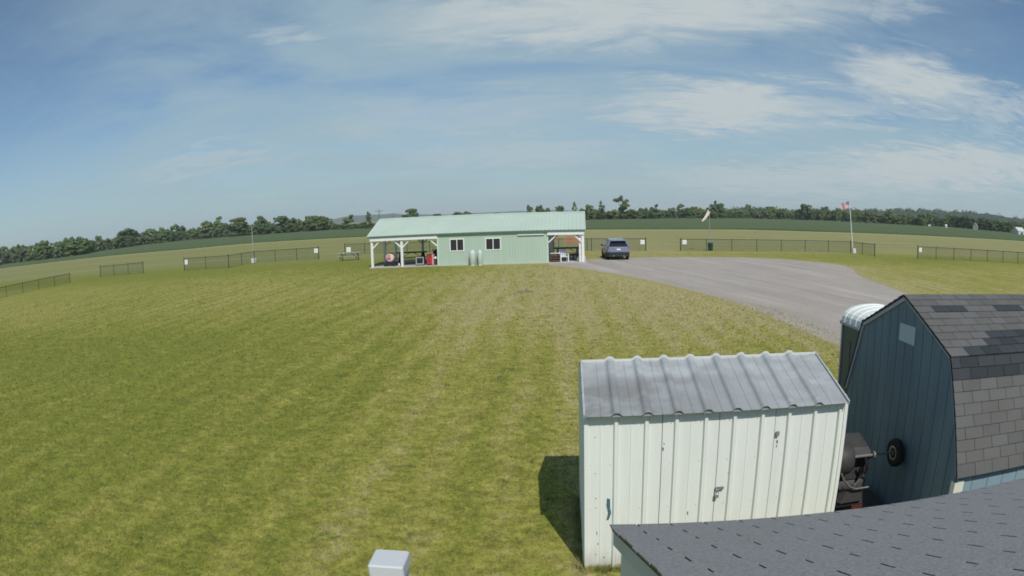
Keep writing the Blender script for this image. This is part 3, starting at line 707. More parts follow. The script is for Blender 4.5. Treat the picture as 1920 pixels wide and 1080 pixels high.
for s_ in (1, -1):
    va = RV - s_*.16; b.hexa([(-.3, va, RDG - .16*sl + .024), (17.18, va, RDG - .16*sl + .024), (17.18, RV, RDG + .03), (-.3, RV, RDG + .03), (-.3, va, RDG - .16*sl + .03), (17.18, va, RDG - .16*sl + .03), (17.18, RV, RDG + .036), (-.3, RV, RDG + .036)])
b.build('ridge_cap', greenmetal('pale_green_cap', (0.54, 0.68, 0.59)), roof)
b = MB()
for ux in (-.29, 17.17):
    for s_ in (1, -1):
        va = RV - s_*(RV + OV); b.bar((ux, va, EAV - .05), (ux, RV, RDG - .05), .025, .13, upv=(0, -s_*sl, 1))
b.each('barge_board', M_TRIMW, roof)
M_DKGREEN = paint('dark_green_trim', (0.10, 0.17, 0.13), 0.6)
b = MB(); b.box(-.28, 17.16, -.17, -.15, EAV - .12, EAV - .014); b.box(-.28, 17.16, 7.15, 7.17, EAV - .09, EAV - .014); b.each('gutter', M_DKGREEN, roof)
b = MB(); b.box(-.24, 17.12, -.14, 7.14, EAV - .06, EAV - .05); b.build('soffit', paint('soffit_board', (0.35, 0.34, 0.3), 0.8), roof)  # soffit in one even grey-beige board colour
b = MB()                                                      # gable infill at both ends
for ux in (0.0, 17.0): b.prism([(-.1, EAV - .05), (7.1, EAV - .05), (RV, RDG - .08)], 'x', ux, ux + .04)
b.each('gable', M_GWALL, pav)
M_FRZ = paint('pale_green_board', (0.56, 0.62, 0.56), 0.6)
b = MB()
for (a, c) in ((-.1, 5.6), (14.3, 17.12)):
    for vv in (-.10, 7.04): b.box(a, c, vv, vv + .06, 2.33, EAV - .06)
for ux in (-.1, 17.08): b.box(ux, ux + .04, -.03, 7.03, 2.33, EAV - .06)
b.each('frieze', M_FRZ, pav)
b = MB()
for (a, c) in ((.0, 5.6), (14.3, 17.06)):
    for vv in (-.13, 7.03): b.box(a - .06, c, vv, vv + .1, 2.17, 2.328)
for ux in (-.06, 16.98): b.box(ux, ux + .1, -.028, 7.028, 2.21, 2.326)
b.each('beam', M_TRIMW, pav)
for u, v in ((0.08, 0), (2.64, 0), (16.95, 0), (0.08, 3.5), (0.08, 7), (2.66, 7), (16.98, 3.5), (16.98, 7), (5.5, 7), (14.4, 7)):
    b = MB(); w = .095; z0 = .062
    b.box(u - w, u + w, v - w + .05, v + w + .05, z0, 2.198)
    post_ = b.build('post', M_TRIMW, pav)
    br = MB()
    for s_ in (1, -1):
        ue = u + s_*.72
        if -.1 < ue < 17.1 and not 5.7 < ue < 14.2: br.bar((u + s_*.06, v + .05, 1.58), (ue, v + .05, 2.2), .13, .09)
    if br.v: br.each('brace', M_TRIMW, post_)
b = MB(); b.box(16.66, 16.80, .1, .24, .062, 2.198); b.build('post', M_TRIMW, pav)
for u0, s_ in ((5.62, -1), (14.27, 1)):
    b = MB(); b.bar((u0 + s_*.06, .05, 1.6), (u0 + s_*.72, .05, 2.2), .13, .09); b.build('brace', M_TRIMW, pav)
b = MB(); rw_ = [5.62 + .2286*k for k in range(1, 38)]
WX = ((6.60, 7.77, 1.114, 2.11), (9.44, 10.67, 1.11, 2.08))
us = [5.62, 6.60, 7.77, 9.44, 10.67, 14.27]
for i, (a, c) in enumerate(zip(us, us[1:])):
    spans = [(0.06, 2.5)] if i % 2 == 0 else [(0.06, WX[i//2][2]), (WX[i//2][3], 2.5)]
    for z0, z1 in spans: ribbed(b, a, c, lambda u: (u, 0, z0), lambda u: (u, 0, z1), (0, -1, 0), ribs=rw_, rw=.05, rh=.02, minor=False)
ribbed(b, 5.62, 14.27, lambda u: (u, 7, .06), lambda u: (u, 7, 2.5), (0, 1, 0), ribs=rw_, rw=.05, rh=.02, minor=False)
for ux in (5.62, 14.27): b.box(ux - .02, ux + .02, .01, 6.99, .06, 2.5)
wall = b.build('wall', M_GWALL, pav, fixn=False)
b = MB()
for ux in (5.58, 14.22): b.box(ux, ux + .09, -.03, -.006, .06, 2.5)
b.each('corner_trim', paint('pale_green_trim', (0.60, 0.72, 0.62), 0.5), wall)
for u0, u1, z0, z1 in WX:
    b = MB(); w = .075
    b.box(u0, u1, -.035, .03, z0, z0 + w); b.box(u0, u1, -.035, .03, z1 - w, z1); b.box(u0, u0 + w, -.035, .03, z0 + w, z1 - w); b.box(u1 - w, u1, -.035, .03, z0 + w, z1 - w)
    um = (u0 + u1)/2; b.box(um - .03, um + .03, -.02, .03, z0 + w, z1 - w)
    win = b.build('window', M_TRIMW, pav)
    b = MB(); b.box(u0 + w, um - .03, .0, .01, z0 + w, z1 - w); b.box(um + .03, u1 - w, .0, .01, z0 + w, z1 - w); b.each('pane', M_GLASS, win)
b = MB(); b.box(11.98, 14.0, -.09, -.03, 2.20, 2.27); b.box(11.98, 14.0, -.07, -.03, 2.15, 2.20, 1); b.build('door_track', [M_TRIMW, M_DKGREEN], wall)
b = MB(); b.box(-.15, 17.2, -.15, 7.15, -.1, .06); b.build('floor_slab', M_CONC, pav)

# ---- propane cylinders leaning on the front wall
def tank(u, r, hh, label):
    q = pw(u, -.36); tk = thing('propane_tank', label, 'gas tank', q, 0, 'gas cylinders at the shelter wall')
    m = paint('pale_grey_tank_paint', (0.55, 0.62, 0.58), 0.45)
    b = MB(); b.lathe([(r*.86, 0), (r*.86, .03), (r*.8, .06), (r*.8, .07), (r, .12), (r, hh - .24), (r*.93, hh - .16), (r*.6, hh - .1), (.0, hh - .09)], n=24); b.build('body', m, tk)
    b = MB(); b.lathe([(r*.52, hh - .1), (r*.55, hh), (r*.49, hh), (r*.46, hh - .1)], n=20); b.build('collar', m, tk)
    b = MB(); b.tube([(0, 0, hh - .09), (0, 0, hh - .01)], .035); b.tube([(0, 0, hh - .04), (.09, 0, hh - .04)], .02); b.build('valve', M_STEEL, tk)
tank(8.46, .25, 1.2, 'wider pale grey gas cylinder at the green wall below and between the windows')
tank(9.05, .185, 1.2, 'slimmer pale grey gas cylinder beside the wider one, nearer the right window')

# ---- what stands under the shelter
M_LTWOOD = paint('silvered_wood', (.36, .37, .33), .8, sc=6)
def picnic(name, label, loc, rz, mats, L=1.8, group=None, hh=.75, th=.04, lw=.09):
    t_ = thing(name, label, 'picnic table', loc, rz, group)
    b = MB()
    for k in range(5): b.box(-L/2, L/2, -.36 + .146*k, -.36 + .146*k + .136, hh - th, hh)
    b.build('table_top', mats[0], t_)
    for s_ in (-1, 1):
        b = MB()
        for k in range(2): b.box(-L/2, L/2, s_*.66 - .13 + .135*k, s_*.66 - .005 + .135*k, .41, .45)
        b.build('bench', mats[0], t_)
    for x in (-L/2 + .3, L/2 - .3):
        b = MB(); b.bar((x, -.62, 0), (x, -.2, hh - th - .005), lw, lw*.6); b.bar((x, .62, 0), (x, .2, hh - th - .005), lw, lw*.6); b.bar((x, -.76, .385), (x, .76, .385), .05, .09); b.bar((x, -.34, hh - .08), (x, .34, hh - .08), .05, .08)
        b.build('leg', mats[1], t_)
    b = MB(); b.bar((-L/2 + .3, 0, .385), (-.12, 0, hh - .06), .06, .04); b.bar((L/2 - .3, 0, .385), (.12, 0, hh - .06), .06, .04); b.each('brace', mats[1], t_)
    return t_
picnic('picnic_table', 'dark picnic table inside the left bay of the shelter, behind the round red drum', pw(2.35, 4.2, .06), PVR, (M_DARKWOOD, M_DARKWOOD), 2.6, 'picnic tables', .92, .09, .16)
picnic('picnic_table', 'dark topped picnic table inside the right bay of the shelter', pw(15.7, 3.6, .06), PVR + .1, (M_DARKWOOD, M_GREYWOOD), 2.2, 'picnic tables', .95, .11, .13)
picnic('picnic_table', 'grey picnic table alone on the grass left of the shelter', atz(655, 488), PVR + .12, (M_LTWOOD, M_GREYWOOD), 2.3, 'picnic tables', .78)

q = pw(1.35, 1.0, .06); dr = thing('round_drum', 'round red and white drum on a dark cart in the left bay of the shelter', 'drum', q, PVR)
b = MB(); b.bbox(-.52, .5, -.25, .3, .12, .34, .04)
b.bar((.45, 0, .3), (.85, 0, .28), .04); b.build('cart', M_DARK, dr)
for x in (-.36, .36):
    b = MB(); b.lathe([(.0, -.05), (.13, -.05), (.15, -.03), (.15, .03), (.13, .05), (0, .05)], (x, -.3, .15), 'y', 16); b.build('wheel', M_RUBBER, dr)
b = MB(); b.lathe([(0.30, -.22), (.37, -.2), (.385, -.1), (.385, .2), (.36, .26), (0, .27)], (0, 0, .70), 'y', 28); b.build('drum', M_PINK, dr)
b = MB(); b.lathe([(0.0, -.235), (.27, -.235), (.30, -.222)], (0, 0, .70), 'y', 28)
dface = b.build('face', paint('cream_drum_face', (0.72, 0.62, 0.56), 0.6, var=.1), dr)
b = MB()
for z0 in (.88, .76, .64, .56): 
    hw = math.sqrt(max(.0, .25**2 - (z0 - .69)**2)); b.box(-hw*.95 - .03, hw*.35, -.244, -.238, z0 - .03, z0 + .03)
b.each('stripe', M_RED, dface)
b = MB(); b.lathe([(0, 0), (.06, 0), (.07, .1), (.05, .2), (0, .22)], (.78, -.2, 0), n=12); b.build('white_jug', M_TRIMW, dr)

q = pw(4.0, .75, .06); st = thing('metal_cabinet', 'small grey framed metal box with dark front beside the red cabinet', 'cabinet', q, PVR)
b = MB(); b.box(-.33, .33, -.28, .3, .06, .66); b.build('body', M_MD, st)
b = MB()
for a in ((-.33, .33, .60, .67), (-.33, .33, .08, .16), (-.33, -.26, .16, .60), (.26, .33, .16, .60)): b.box(a[0], a[1], -.30, -.281, a[2], a[3])
b.build('frame', paint('grey_metal_frame', (0.40, 0.41, 0.38), .5), st)
b = MB(); b.box(-.24, .24, -.292, -.282, .18, .58); b.build('front_panel', M_DARK, st)
for x in (-.27, .27):
    b = MB(); b.box(x - .03, x + .03, -.24, .24, 0, .06); b.build('leg', M_DARK, st)
q = pw(4.9, .72, .06); rc = thing('metal_cabinet', 'red upright metal cabinet with a pale side beside the shelter wall', 'cabinet', q, PVR)
b = MB(); b.box(-.32, .20, -.27, .3, .05, .86); b.build('body', M_DARK, rc)
b = MB(); b.bbox(-.30, .12, -.29, -.272, .07, .82, .004); b.build('door', M_RED, rc)
b = MB(); b.box(.13, .27, -.30, .3, .03, .88); b.build('side_panel', M_PINK, rc)
b = MB(); b.tube([(.04, -.31, .4), (.04, -.31, .56)], .012); b.build('handle', M_STEEL, rc)
q = pw(5.15, 2.4, .06); gr = thing('covered_grill', 'barbecue grill under a lumpy black cover by the shelter wall', 'grill', q, PVR)
b = MB(); rnd = random.Random(4); n = 14; lev = [(0.0, .46, .3), (.5, .48, .32), (.85, .5, .33), (1.0, .42, .3), (1.12, .25, .2), (1.2, .08, .06)]; ring = []
for z, rx, ry in lev:
    ring.append([(rx * math.copysign(abs(math.cos(2*math.pi*k/n))**.6, math.cos(2*math.pi*k/n)) * rnd.uniform(.92, 1.06), ry * math.copysign(abs(math.sin(2*math.pi*k/n))**.6, math.sin(2*math.pi*k/n)) * rnd.uniform(.92, 1.06), z + rnd.uniform(-.05, .05)*(z > .1)) for k in range(n)])
for a, c in zip(ring, ring[1:]):
    for k in range(n): b.poly([a[k], a[(k+1) % n], c[(k+1) % n], c[k]])
b.poly(ring[-1]); b.build('cover', M_DARK, gr)
b = MB(); b.tube([(-.42, -.1, .98), (-.48, -.2, 1.14), (-.3, -.2, 1.2)], .03); b.build('handle', M_DARK, gr)
q = pw(5.3, .75, .06); wp = thing('wooden_crate', 'slatted dark wooden crate beside the shelter wall under a white cloth', 'crate', q, PVR)
b = MB()
for k in range(4): b.box(-.27, .27, -.25, -.23, .03 + .12*k, .11 + .12*k); b.box(-.27, .27, .23, .25, .03 + .12*k, .11 + .12*k)
b.box(-.26, .26, -.22, .22, .02, .47); b.build('body', M_DARKWOOD, wp)
b = MB(); rnd = random.Random(2); n = 12
b.lathe([(.27, .0), (.25, .05), (.17, .11), (.07, .15), (0, .16)], (0, 0, .0), n=12)
wc_ = b.build('cloth_bundle', paint('white_cloth', (.72, .72, .68), .9), None); wc_.location = q + Vector((0, 0, .512)); wc_.rotation_euler = (0, 0, PVR)
tag(wc_, 'white bundled cloth lying on the slatted wooden crate', 'cloth')

q = pw(14.78, .6, .06); wsx = thing('wooden_steps', 'short brown wooden steps with a white tread in the right bay of the shelter', 'steps', q, PVR)
for k in range(4):
    b = MB(); b.box(-.36, .36, -.35 + .17*k, .4, .13 + .18*k - .05, .13 + .18*k); b.build('tread', M_TRIMW if k == 3 else M_BROWNWOOD, wsx)
b = MB()
for x in (-.38, .36): b.prism([(-.33, 0), (.4, 0), (.4, .62), (.2, .62)], 'x', x, x + .025)
b.each('side_board', M_BROWNWOOD, wsx)
q = pw(15.45, .75, .06); ch = thing('garden_chair', 'white garden chair at the front of the right bay of the shelter', 'chair', q, PVR + .3)
b = MB(); b.box(-.27, .27, -.25, .25, .36, .40); b.build('seat', M_TRIMW, ch)
b = MB()
for k in range(4): b.bar((-.21 + .14*k, .24, .4), (-.25 + .165*k, .42, .95), .11, .02)
b.build('backrest', paint('lilac_white_paint', (.55, .52, .66), .6), ch)
for x, y in ((-.3, -.24), (.3, -.24), (-.3, .24), (.3, .24)):
    b = MB(); b.box(x - .035, x + .035, y - .035, y + .035, 0, .56 if y < 0 else .6); b.build('leg', M_TRIMW, ch)
for x in (-.3, .3):
    b = MB(); b.box(x - .07, x + .07, -.32, .3, .57, .60); b.build('armrest', M_TRIMW, ch)
q = pw(16.2, 2.3, .06); bn = thing('storage_bench', 'low dark bench in front of the table in the right bay', 'bench', q, PVR)
b = MB(); b.bbox(-.62, .62, -.2, .2, .36, .46, .02); b.build('seat', M_DARK, bn)
for x in (-.5, 0, .5):
    b = MB(); b.box(x - .04, x + .04, -.17, .17, 0, .36); b.build('leg', M_DARK, bn)

# ================================================================== fences, poles, flag, car
def fence(label, pts, hh=1.22, step=None, signs=(), group='green chain link fences round the field'):
    """pts: ground points of the posts"""
    f = thing('chain_link_fence', label, 'fence', pts[0], 0, group); o = Vector(pts[0]); P = [Vector(p) - o for p in pts]
    for i, p in enumerate(P):
        r = .045 if i in (0, len(P) - 1) or (0 < i < len(P) - 1 and (P[i] - P[i-1]).angle(P[i+1] - P[i]) > .35) else .032
        b = MB(); b.tube([p, p + Vector((0, 0, hh + (.05 if r > .04 else 0)))], r, 8); b.lathe([(r, 0), (r*1.2, .01), (r*.8, .05), (0, .06)], p + Vector((0, 0, hh + (.05 if r > .04 else 0))), n=8); b.build('post', M_FENCE, f)
    b = MB()
    for p, q in zip(P, P[1:]): b.tube([p + Vector((0, 0, hh - .03)), q + Vector((0, 0, hh - .03))], .026, 6)
    b.build('top_rail', M_FENCE, f)
    b = MB()
    for p, q in zip(P, P[1:]): b.poly([p + Vector((0, .03, .04)), q + Vector((0, .03, .04)), q + Vector((0, .03, hh - .05)), p + Vector((0, .03, hh - .05))])
    b.build('netting', M_NET, f, fixn=False)
    return f
def spread(a, c, step):
    a, c = Vector(a), Vector(c); n = max(1, round((c - a).length / step)); return [a + (c - a)*i/n for i in range(n + 1)]
G_ = lambda x, y: atz(x, y)
a1, a2 = G_(131.5, 531), G_(-40, 566)
fence('fence run of many bays nearest the lawn, cut off by the picture border', spread(a1, Vector((-55.6, 36.0, 0)), 2.9), 1.12)
fence('short detached fence of only three bays between two open gaps', spread(G_(188.5, 519.0), G_(269, 512.3), 2.9), 1.28)
p1, p2, p3, p4 = G_(346, 507.3), G_(429, 502.6), G_(477, 493.6), G_(598, 486)
fence('fence run with a bend beside the thin bare pole', spread(p1, p2, 3.4) + spread(p2, p3, 3.9)[1:] + spread(p3, p4, 2.9)[1:], 1.34)
d1, d2 = G_(647, 477), G_(1101, 470.2)
fence('long fence run passing behind the shelter and the parked car', spread(d1, d2, 3.1) + [G_(1109, 470.2)] + spread(G_(1109, 470.2), G_(1211, 470.4), 2.8)[1:], 1.24)
f1, f2, f3 = G_(1276, 470.4), G_(1595, 473.8), G_(1640, 481)
fence('long fence run with a corner at the flagpole behind the gravel', spread(f1, f2, 2.62) + spread(f2, f3, 2.3)[1:], 1.2)
g1, g2 = G_(1720.5, 485.2), G_(1935, 496)
fence('fence run beyond the blue barn, starting at a tall narrow sign', spread(g1, g2, 2.3), 1.22)
def sign(px, py, label, s=.36, w=None):
    gp = atz(px, py + 17); d = ray(px, py); k = (gp.y - .07) / d.y; z = CAMH + d.z*k; w = w or s
    t_ = thing('fence_sign', label, 'sign', (d.x*k, gp.y - .07, z), 0, 'white signs on the fences')
    b = MB(); b.bbox(-w/2, w/2, -.006, .006, -s/2, s/2, .004); b.build('plate', M_TRIMW, t_)
    b = MB(); b.lathe([(0, -.009), (.05, -.009), (.05, -.0065)], (0, 0, 0), 'y', 14); b.build('emblem', paint('grey_print', (.5, .51, .5), .6), t_)
sign(349, 491.5, 'white square sign on the bent fence at the end farthest from the shelter', .5, .42)
sign(592.5, 470, 'white square sign on the bent fence at the end nearest the picnic table', .46)
sign(653.5, 468, 'white square sign on the fence behind the lone picnic table', .5)
sign(1204.8, 453.8, 'white square sign on the fence end beside the parked car', .42)
sign(1283.5, 453.8, 'white square sign on the fence end beside the windsock', .42)
sign(1726, 468.5, 'narrow white sign on the end post of the fence beyond the blue barn', .42, .34)

# red banner behind the right bay
q0, q1 = atz(1034, 474), atz(1088, 474); q0 = Vector((q0.x, 65.2, 0)); q1 = Vector((q0.x + 3.0, 65.1, 0))
bnr = thing('red_banner', 'faded red netting banner stretched along the fence seen through the right bay', 'banner', q0)
b = MB(); L = 2.95
def cloth(mb, x0, x1, z0, z1, n=14):
    for i in range(n):
        a, c = x0 + (x1 - x0)*i/n, x0 + (x1 - x0)*(i+1)/n; f = lambda x: .05*math.sin(x*5) ; zz = lambda x: z1 - .06*math.sin((x - x0)/(x1 - x0)*math.pi)
        mb.poly([(a, f(a), z0), (c, f(c), z0), (c, f(c), zz(c)), (a, f(a), zz(a))], 0, True)
cloth(b, 0, .62, .95, 1.5); b.build('netting', M_REDNET, bnr, fixn=False); b = MB(); cloth(b, 1.3, L, .8, 1.55); b.build('netting', M_REDNET, bnr, fixn=False)
for x in (0, .64, 1.3, L):
    b = MB(); b.tube([(x, 0, 0), (x, 0, 1.6)], .02, 6); b.build('stake', M_GALV, bnr)

# bare pole with white block on the left
q = atz(475.5, 492.5); pl = thing('bare_pole', 'thin pale bare pole standing in a white block at the bent fence', 'pole', q)
b = MB(); b.tube([(0, 0, 0), (-.03, 0, 3.1), (-.06, 0, 4.2)], [.055, .045, .035], 8); b.build('pole', M_GALV, pl)
b = MB(); b.bbox(-.2, .32, -.25, .2, 0, .5, .03); b.build('base_block', M_TRIMW, pl)
b = MB(); b.tube([(-.06, 0, 4.15), (-.2, 0, 4.25)], .02, 6); b.build('tip', M_GALV, pl)

# windsock
q = atz(1331, 469); ws = thing('windsock', 'faded windsock hanging limp from a thin mast beside a green bin', 'windsock', q)
b = MB(); b.tube([(0, 0, .5), (0, 0, 4.05)], .022, 8); b.build('mast', M_GALV, ws)
for k in range(3):
    a = 2*math.pi*k/3 + .5; b = MB(); b.tube([(.28*math.cos(a), .28*math.sin(a), 0), (.02*math.cos(a), .02*math.sin(a), 2.3)], .014, 6); b.build('leg', M_GALV, ws)
b = MB(); n = 16; ax0 = Vector((-.06, 0, 4.0)); ax1 = Vector((-.84, -.12, 2.98)); rings = []
for i in range(9):
    s_ = i/8; c_ = ax0.lerp(ax1, s_) + Vector((0, 0, -.10*math.sin(s_*math.pi))); dd = (ax1 - ax0).normalized(); u_ = dd.cross(Vector((0, 1, 0))).normalized(); w_ = dd.cross(u_); rr = .215 - .09*s_
    rings.append([c_ + u_*math.cos(2*math.pi*k/n)*rr*(1 + .12*math.sin(3*k + i)) + w_*math.sin(2*math.pi*k/n)*rr*.8 for k in range(n)])
for i in range(8):
    for k in range(n): b.poly([rings[i][k], rings[i][(k+1) % n], rings[i+1][(k+1) % n], rings[i+1][k]], 0, True)
b.build('sock', paint('faded_sock_cloth', (.78, .68, .58), .9, var=.12, sc=5), ws)
b = MB(); b.lathe([(.215, -.01), (.24, 0), (.215, .01)], (0, 0, 0), 'x', 20); rg = b.build('hoop', M_DARK, ws); rg.location = ax0; rg.rotation_euler = (0, R(52), 0)
b = MB(); sl_ = [sum(rings[i], Vector())/n + Vector((-.79, -.35, .61))*(.2 - .01*i) for i in (0, 2, 4, 6, 8)]; b.tube(sl_, [.03, .05, .06, .05, .03], 6); b.build('dark_seam', M_DARK, ws)
q = atz(1330.5, 469.5) + Vector((0, -.35, 0)); gb = thing('rubbish_bin', 'dark green bin standing at the foot of the windsock mast', 'bin', q)
b = MB(); b.lathe([(.22, 0), (.24, .03), (.28, .68), (.29, .7), (.27, .7)], n=20); b.build('body', M_GREENBIN, gb)
b = MB(); b.lathe([(.30, .7), (.30, .75), (.18, .80), (0, .82)], n=20); b.build('lid', M_GREENBIN, gb)

# flagpole and flag
q = atz(1597.5, 474.5) + Vector((0, -.2, 0)); fp = thing('flagpole', 'white flagpole leaning slightly at the corner of the fence', 'flagpole', q)
tp = Vector((-.36, .1, 5.42))
b = MB(); b.tube([(0, 0, 0), tp*.5, tp], [.06, .05, .035], 10); b.build('pole', paint('white_pole_paint', (.68, .70, .68), .5), fp)
b = MB(); b.lathe([(0, -.05), (.05, 0), (0, .05)], tp + Vector((0, 0, .04)), n=10); b.build('finial', M_STEEL, fp)
b = MB(); b.hexa([(.02, -.14, .02), (.36, -.14, .02), (.36, -.06, .02), (.02, -.06, .02), (-.04, -.12, .5), (.3, -.12, .52), (.3, -.05, .52), (-.04, -.05, .5)]); b.build('leaning_board', M_TRIMW, fp)
flg = bpy.data.objects.new('flag', None); COL.objects.link(flg); flg.location = q + tp*.985 + Vector((-.045, 0, 0))
tag(flg, 'American flag in the breeze at the top of the leaning flagpole', 'flag')
FW, FH, nx, nz = 1.15, .66, 26, 26
def fl(i, j):
    s_, t2 = i/nx, j/nz
    return Vector((-FW*s_*.86, .13*math.sin(s_*8 + t2*1.5)*s_**.6, -FH*t2 - .30*s_**1.5 + .04*math.sin(s_*9)))
b = MB()
for i in range(nx):
    for j in range(nz):
        s_, st_ = i/nx, j*13//nz
        mi = 2 if (s_ < .42 and st_ < 7) else (0 if st_ % 2 == 0 else 1)
        b.poly([fl(i, j), fl(i, j+1), fl(i+1, j+1), fl(i+1, j)], mi, True)
b.build('cloth', [paint('flag_red', (.55, .05, .09), .8), paint('flag_white', (.78, .76, .76), .8), paint('flag_blue', (.035, .055, .16), .8)], flg, fixn=False)
b = MB()
for r_i in range(9):
    for c_i in range(6 if r_i % 2 == 0 else 5):
        s_ = (.42*((c_i + (.5 if r_i % 2 == 0 else 1)) / 6.0)); t2 = (7/13)*((r_i + .7)/9.6)
        for oy in (-.006, .006):
            p = fl(s_*nx, t2*nz) + Vector((0, oy, 0)); k5 = [p + Vector((math.sin(2*math.pi*m/10)*(.02 if m % 2 == 0 else .009), 0, math.cos(2*math.pi*m/10)*(.02 if m % 2 == 0 else .009))) for m in range(10)]; b.poly(k5)
b.build('star_pattern', paint('flag_white', (.78, .76, .76), .8), flg, fixn=False)

# ---- parked car seen from behind
CARL = atz(1158, 487.6); car = thing('parked_car', 'grey blue estate style car parked on the gravel, seen from behind', 'car', (CARL.x + .02, CARL.y + 2.3, 0), R(2))
M_CAR = NT('grey_blue_car_paint'); o_ = M_CAR.obj(); M_CAR.col((0.25, 0.28, 0.39)); M_CAR.b.inputs['Coat Weight'].default_value = .5; M_CAR = M_CAR.fin(.3, .35, .5)
M_CGL = glass('car_glass', (.016, .016, .02), .06); M_PLAS = paint('black_bumper_plastic', (.022, .023, .026), .6, var=.05)
# body: side profile stations (y along the car, rear = -2.3), width tapering with height
HW = .93
def section(y, zs):           # zs: list of (halfwidth, z)
    return [(-w, y, z) for w, z in zs] + [(w, y, z) for w, z in reversed(zs)]
ST = [(-2.30, [(.62, .42), (.70, .60), (.74, .86), (.70, 1.00)]), (-2.24, [(.80, .36), (.88, .58), (.87, .90), (.80, 1.06)]), (-2.0, [(.86, .30), (.925, .58), (.915, .92), (.84, 1.10)]), (-1.2, [(.87, .28), (.935, .58), (.925, .93), (.86, 1.10)]), (.2, [(.87, .26), (.935, .58), (.92, .92), (.86, 1.06)]),
      (1.0, [(.87, .26), (.93, .58), (.91, .88), (.83, 1.02)]), (1.8, [(.85, .28), (.90, .56), (.86, .82), (.74, .92)]), (2.2, [(.74, .34), (.80, .52), (.74, .72), (.60, .80)]), (2.3, [(.60, .42), (.64, .52), (.58, .66), (.45, .70)])]
b = MB(); SS = [section(*s_) for s_ in ST]; n = len(SS[0])
for a, c in zip(SS, SS[1:]):
    for k in range(n): b.poly([a[k], a[(k+1) % n], c[(k+1) % n], c[k]], 0, True)
b.poly(SS[0]); b.poly(SS[-1])
# roof shell over the glass
GH = [(-2.12, 1.10, .80, 1.10, .80), (-1.72, 1.10, .84, 1.555, .63), (-1.3, 1.10, .85, 1.62, .64), (-.2, 1.07, .85, 1.655, .65), (.45, 1.05, .84, 1.60, .63), (1.25, 1.0, .80, 1.0, .78)]
for s_, c_ in zip(GH[1:], GH[2:5]):
    pass
rf = [(-1.95, 1.545, .60), (-1.74, 1.60, .635), (-1.3, 1.645, .65), (-.2, 1.67, .655), (.42, 1.62, .64), (.55, 1.585, .62)]
vs = []
for y, z, w in rf: vs.append([(-w, y, z - .035), (-w*.86, y, z), (0, y, z + .018), (w*.86, y, z), (w, y, z - .035)])
for a, c in zip(vs, vs[1:]):
    for k in range(4): b.poly([a[k], a[k+1], c[k+1], c[k]], 0, True)
for w in (-1, 1):              # pillars
    b.bar((w*.82, -2.1, 1.08), (w*.63, -1.78, 1.57), .12, .07); b.bar((w*.845, -1.35, 1.09), (w*.645, -1.25, 1.6), .10, .05); b.bar((w*.845, -.1, 1.06), (w*.65, -.15, 1.62), .08, .05); b.bar((w*.80, 1.2, 1.0), (w*.62, .48, 1.575), .07, .05)
b.build('body', M_CAR, car)
b = MB(); b.poly([(-.755, -2.115, 1.115), (.755, -2.115, 1.115), (.60, -1.80, 1.535), (-.60, -1.80, 1.535)]); b.build('rear_window', M_CGL, car)
b = MB(); b.poly([(-.78, 1.22, 1.01), (-.60, .5, 1.56), (.60, .5, 1.56), (.78, 1.22, 1.01)]); b.build('windscreen', M_CGL, car)
for w in (-1, 1):
    b = MB(); b.poly([(w*.835, -2.0, 1.10), (w*.845, 1.05, 1.05), (w*.64, .45, 1.585), (w*.64, -1.75, 1.56)]); b.build('side_window', M_CGL, car, fixn=False)
b = MB(); b.hexa([(-.62, -2.05, 1.53), (.62, -2.05, 1.53), (.62, -1.75, 1.585), (-.62, -1.75, 1.585), (-.6, -2.06, 1.56), (.6, -2.06, 1.56), (.62, -1.75, 1.63), (-.62, -1.75, 1.63)]); b.build('spoiler', M_CAR, car)
b = MB(); b.prism([(-.80, -2.335), (.80, -2.335), (.90, -2.2), (.93, -1.9), (.80, -1.9), (-.80, -1.9), (-.93, -1.9), (-.90, -2.2)], 'z', .28, .64); b.build('rear_bumper', M_PLAS, car)
b = MB(); b.hexa([(-.55, -2.345, .33), (.55, -2.345, .33), (.6, -2.3, .33), (-.6, -2.3, .33), (-.5, -2.352, .42), (.5, -2.352, .42), (.55, -2.3, .42), (-.55, -2.3, .42)]); b.build('skid_plate', M_MD, car)
M_TAIL = paint('tail_lamp_red', (.30, .02, .025), .25, var=.02)
for w in (-1, 1):
    b = MB(); b.hexa([(w*.42, -2.315, .94), (w*.86, -2.26, .93), (w*.93, -2.0, .96), (w*.5, -2.1, .96), (w*.42, -2.285, 1.02), (w*.82, -2.24, 1.06), (w*.89, -2.0, 1.08), (w*.5, -2.1, 1.04)]); b.build('tail_light', M_TAIL, car)
b = MB(); b.box(-.42, .42, -2.312, -2.29, .975, 1.0); b.build('chrome_strip', M_STEEL, car)
b = MB(); b.box(-.16, .16, -2.325, -2.305, .80, .915); b.build('number_plate', M_TRIMW, car)
b = MB(); b.tube([(-.42, -2.36, .34), (-.42, -2.2, .34)], .04, 10); b.tube([(.42, -2.36, .34), (.42, -2.2, .34)], .04, 10); b.each('exhaust', M_STEEL, car)
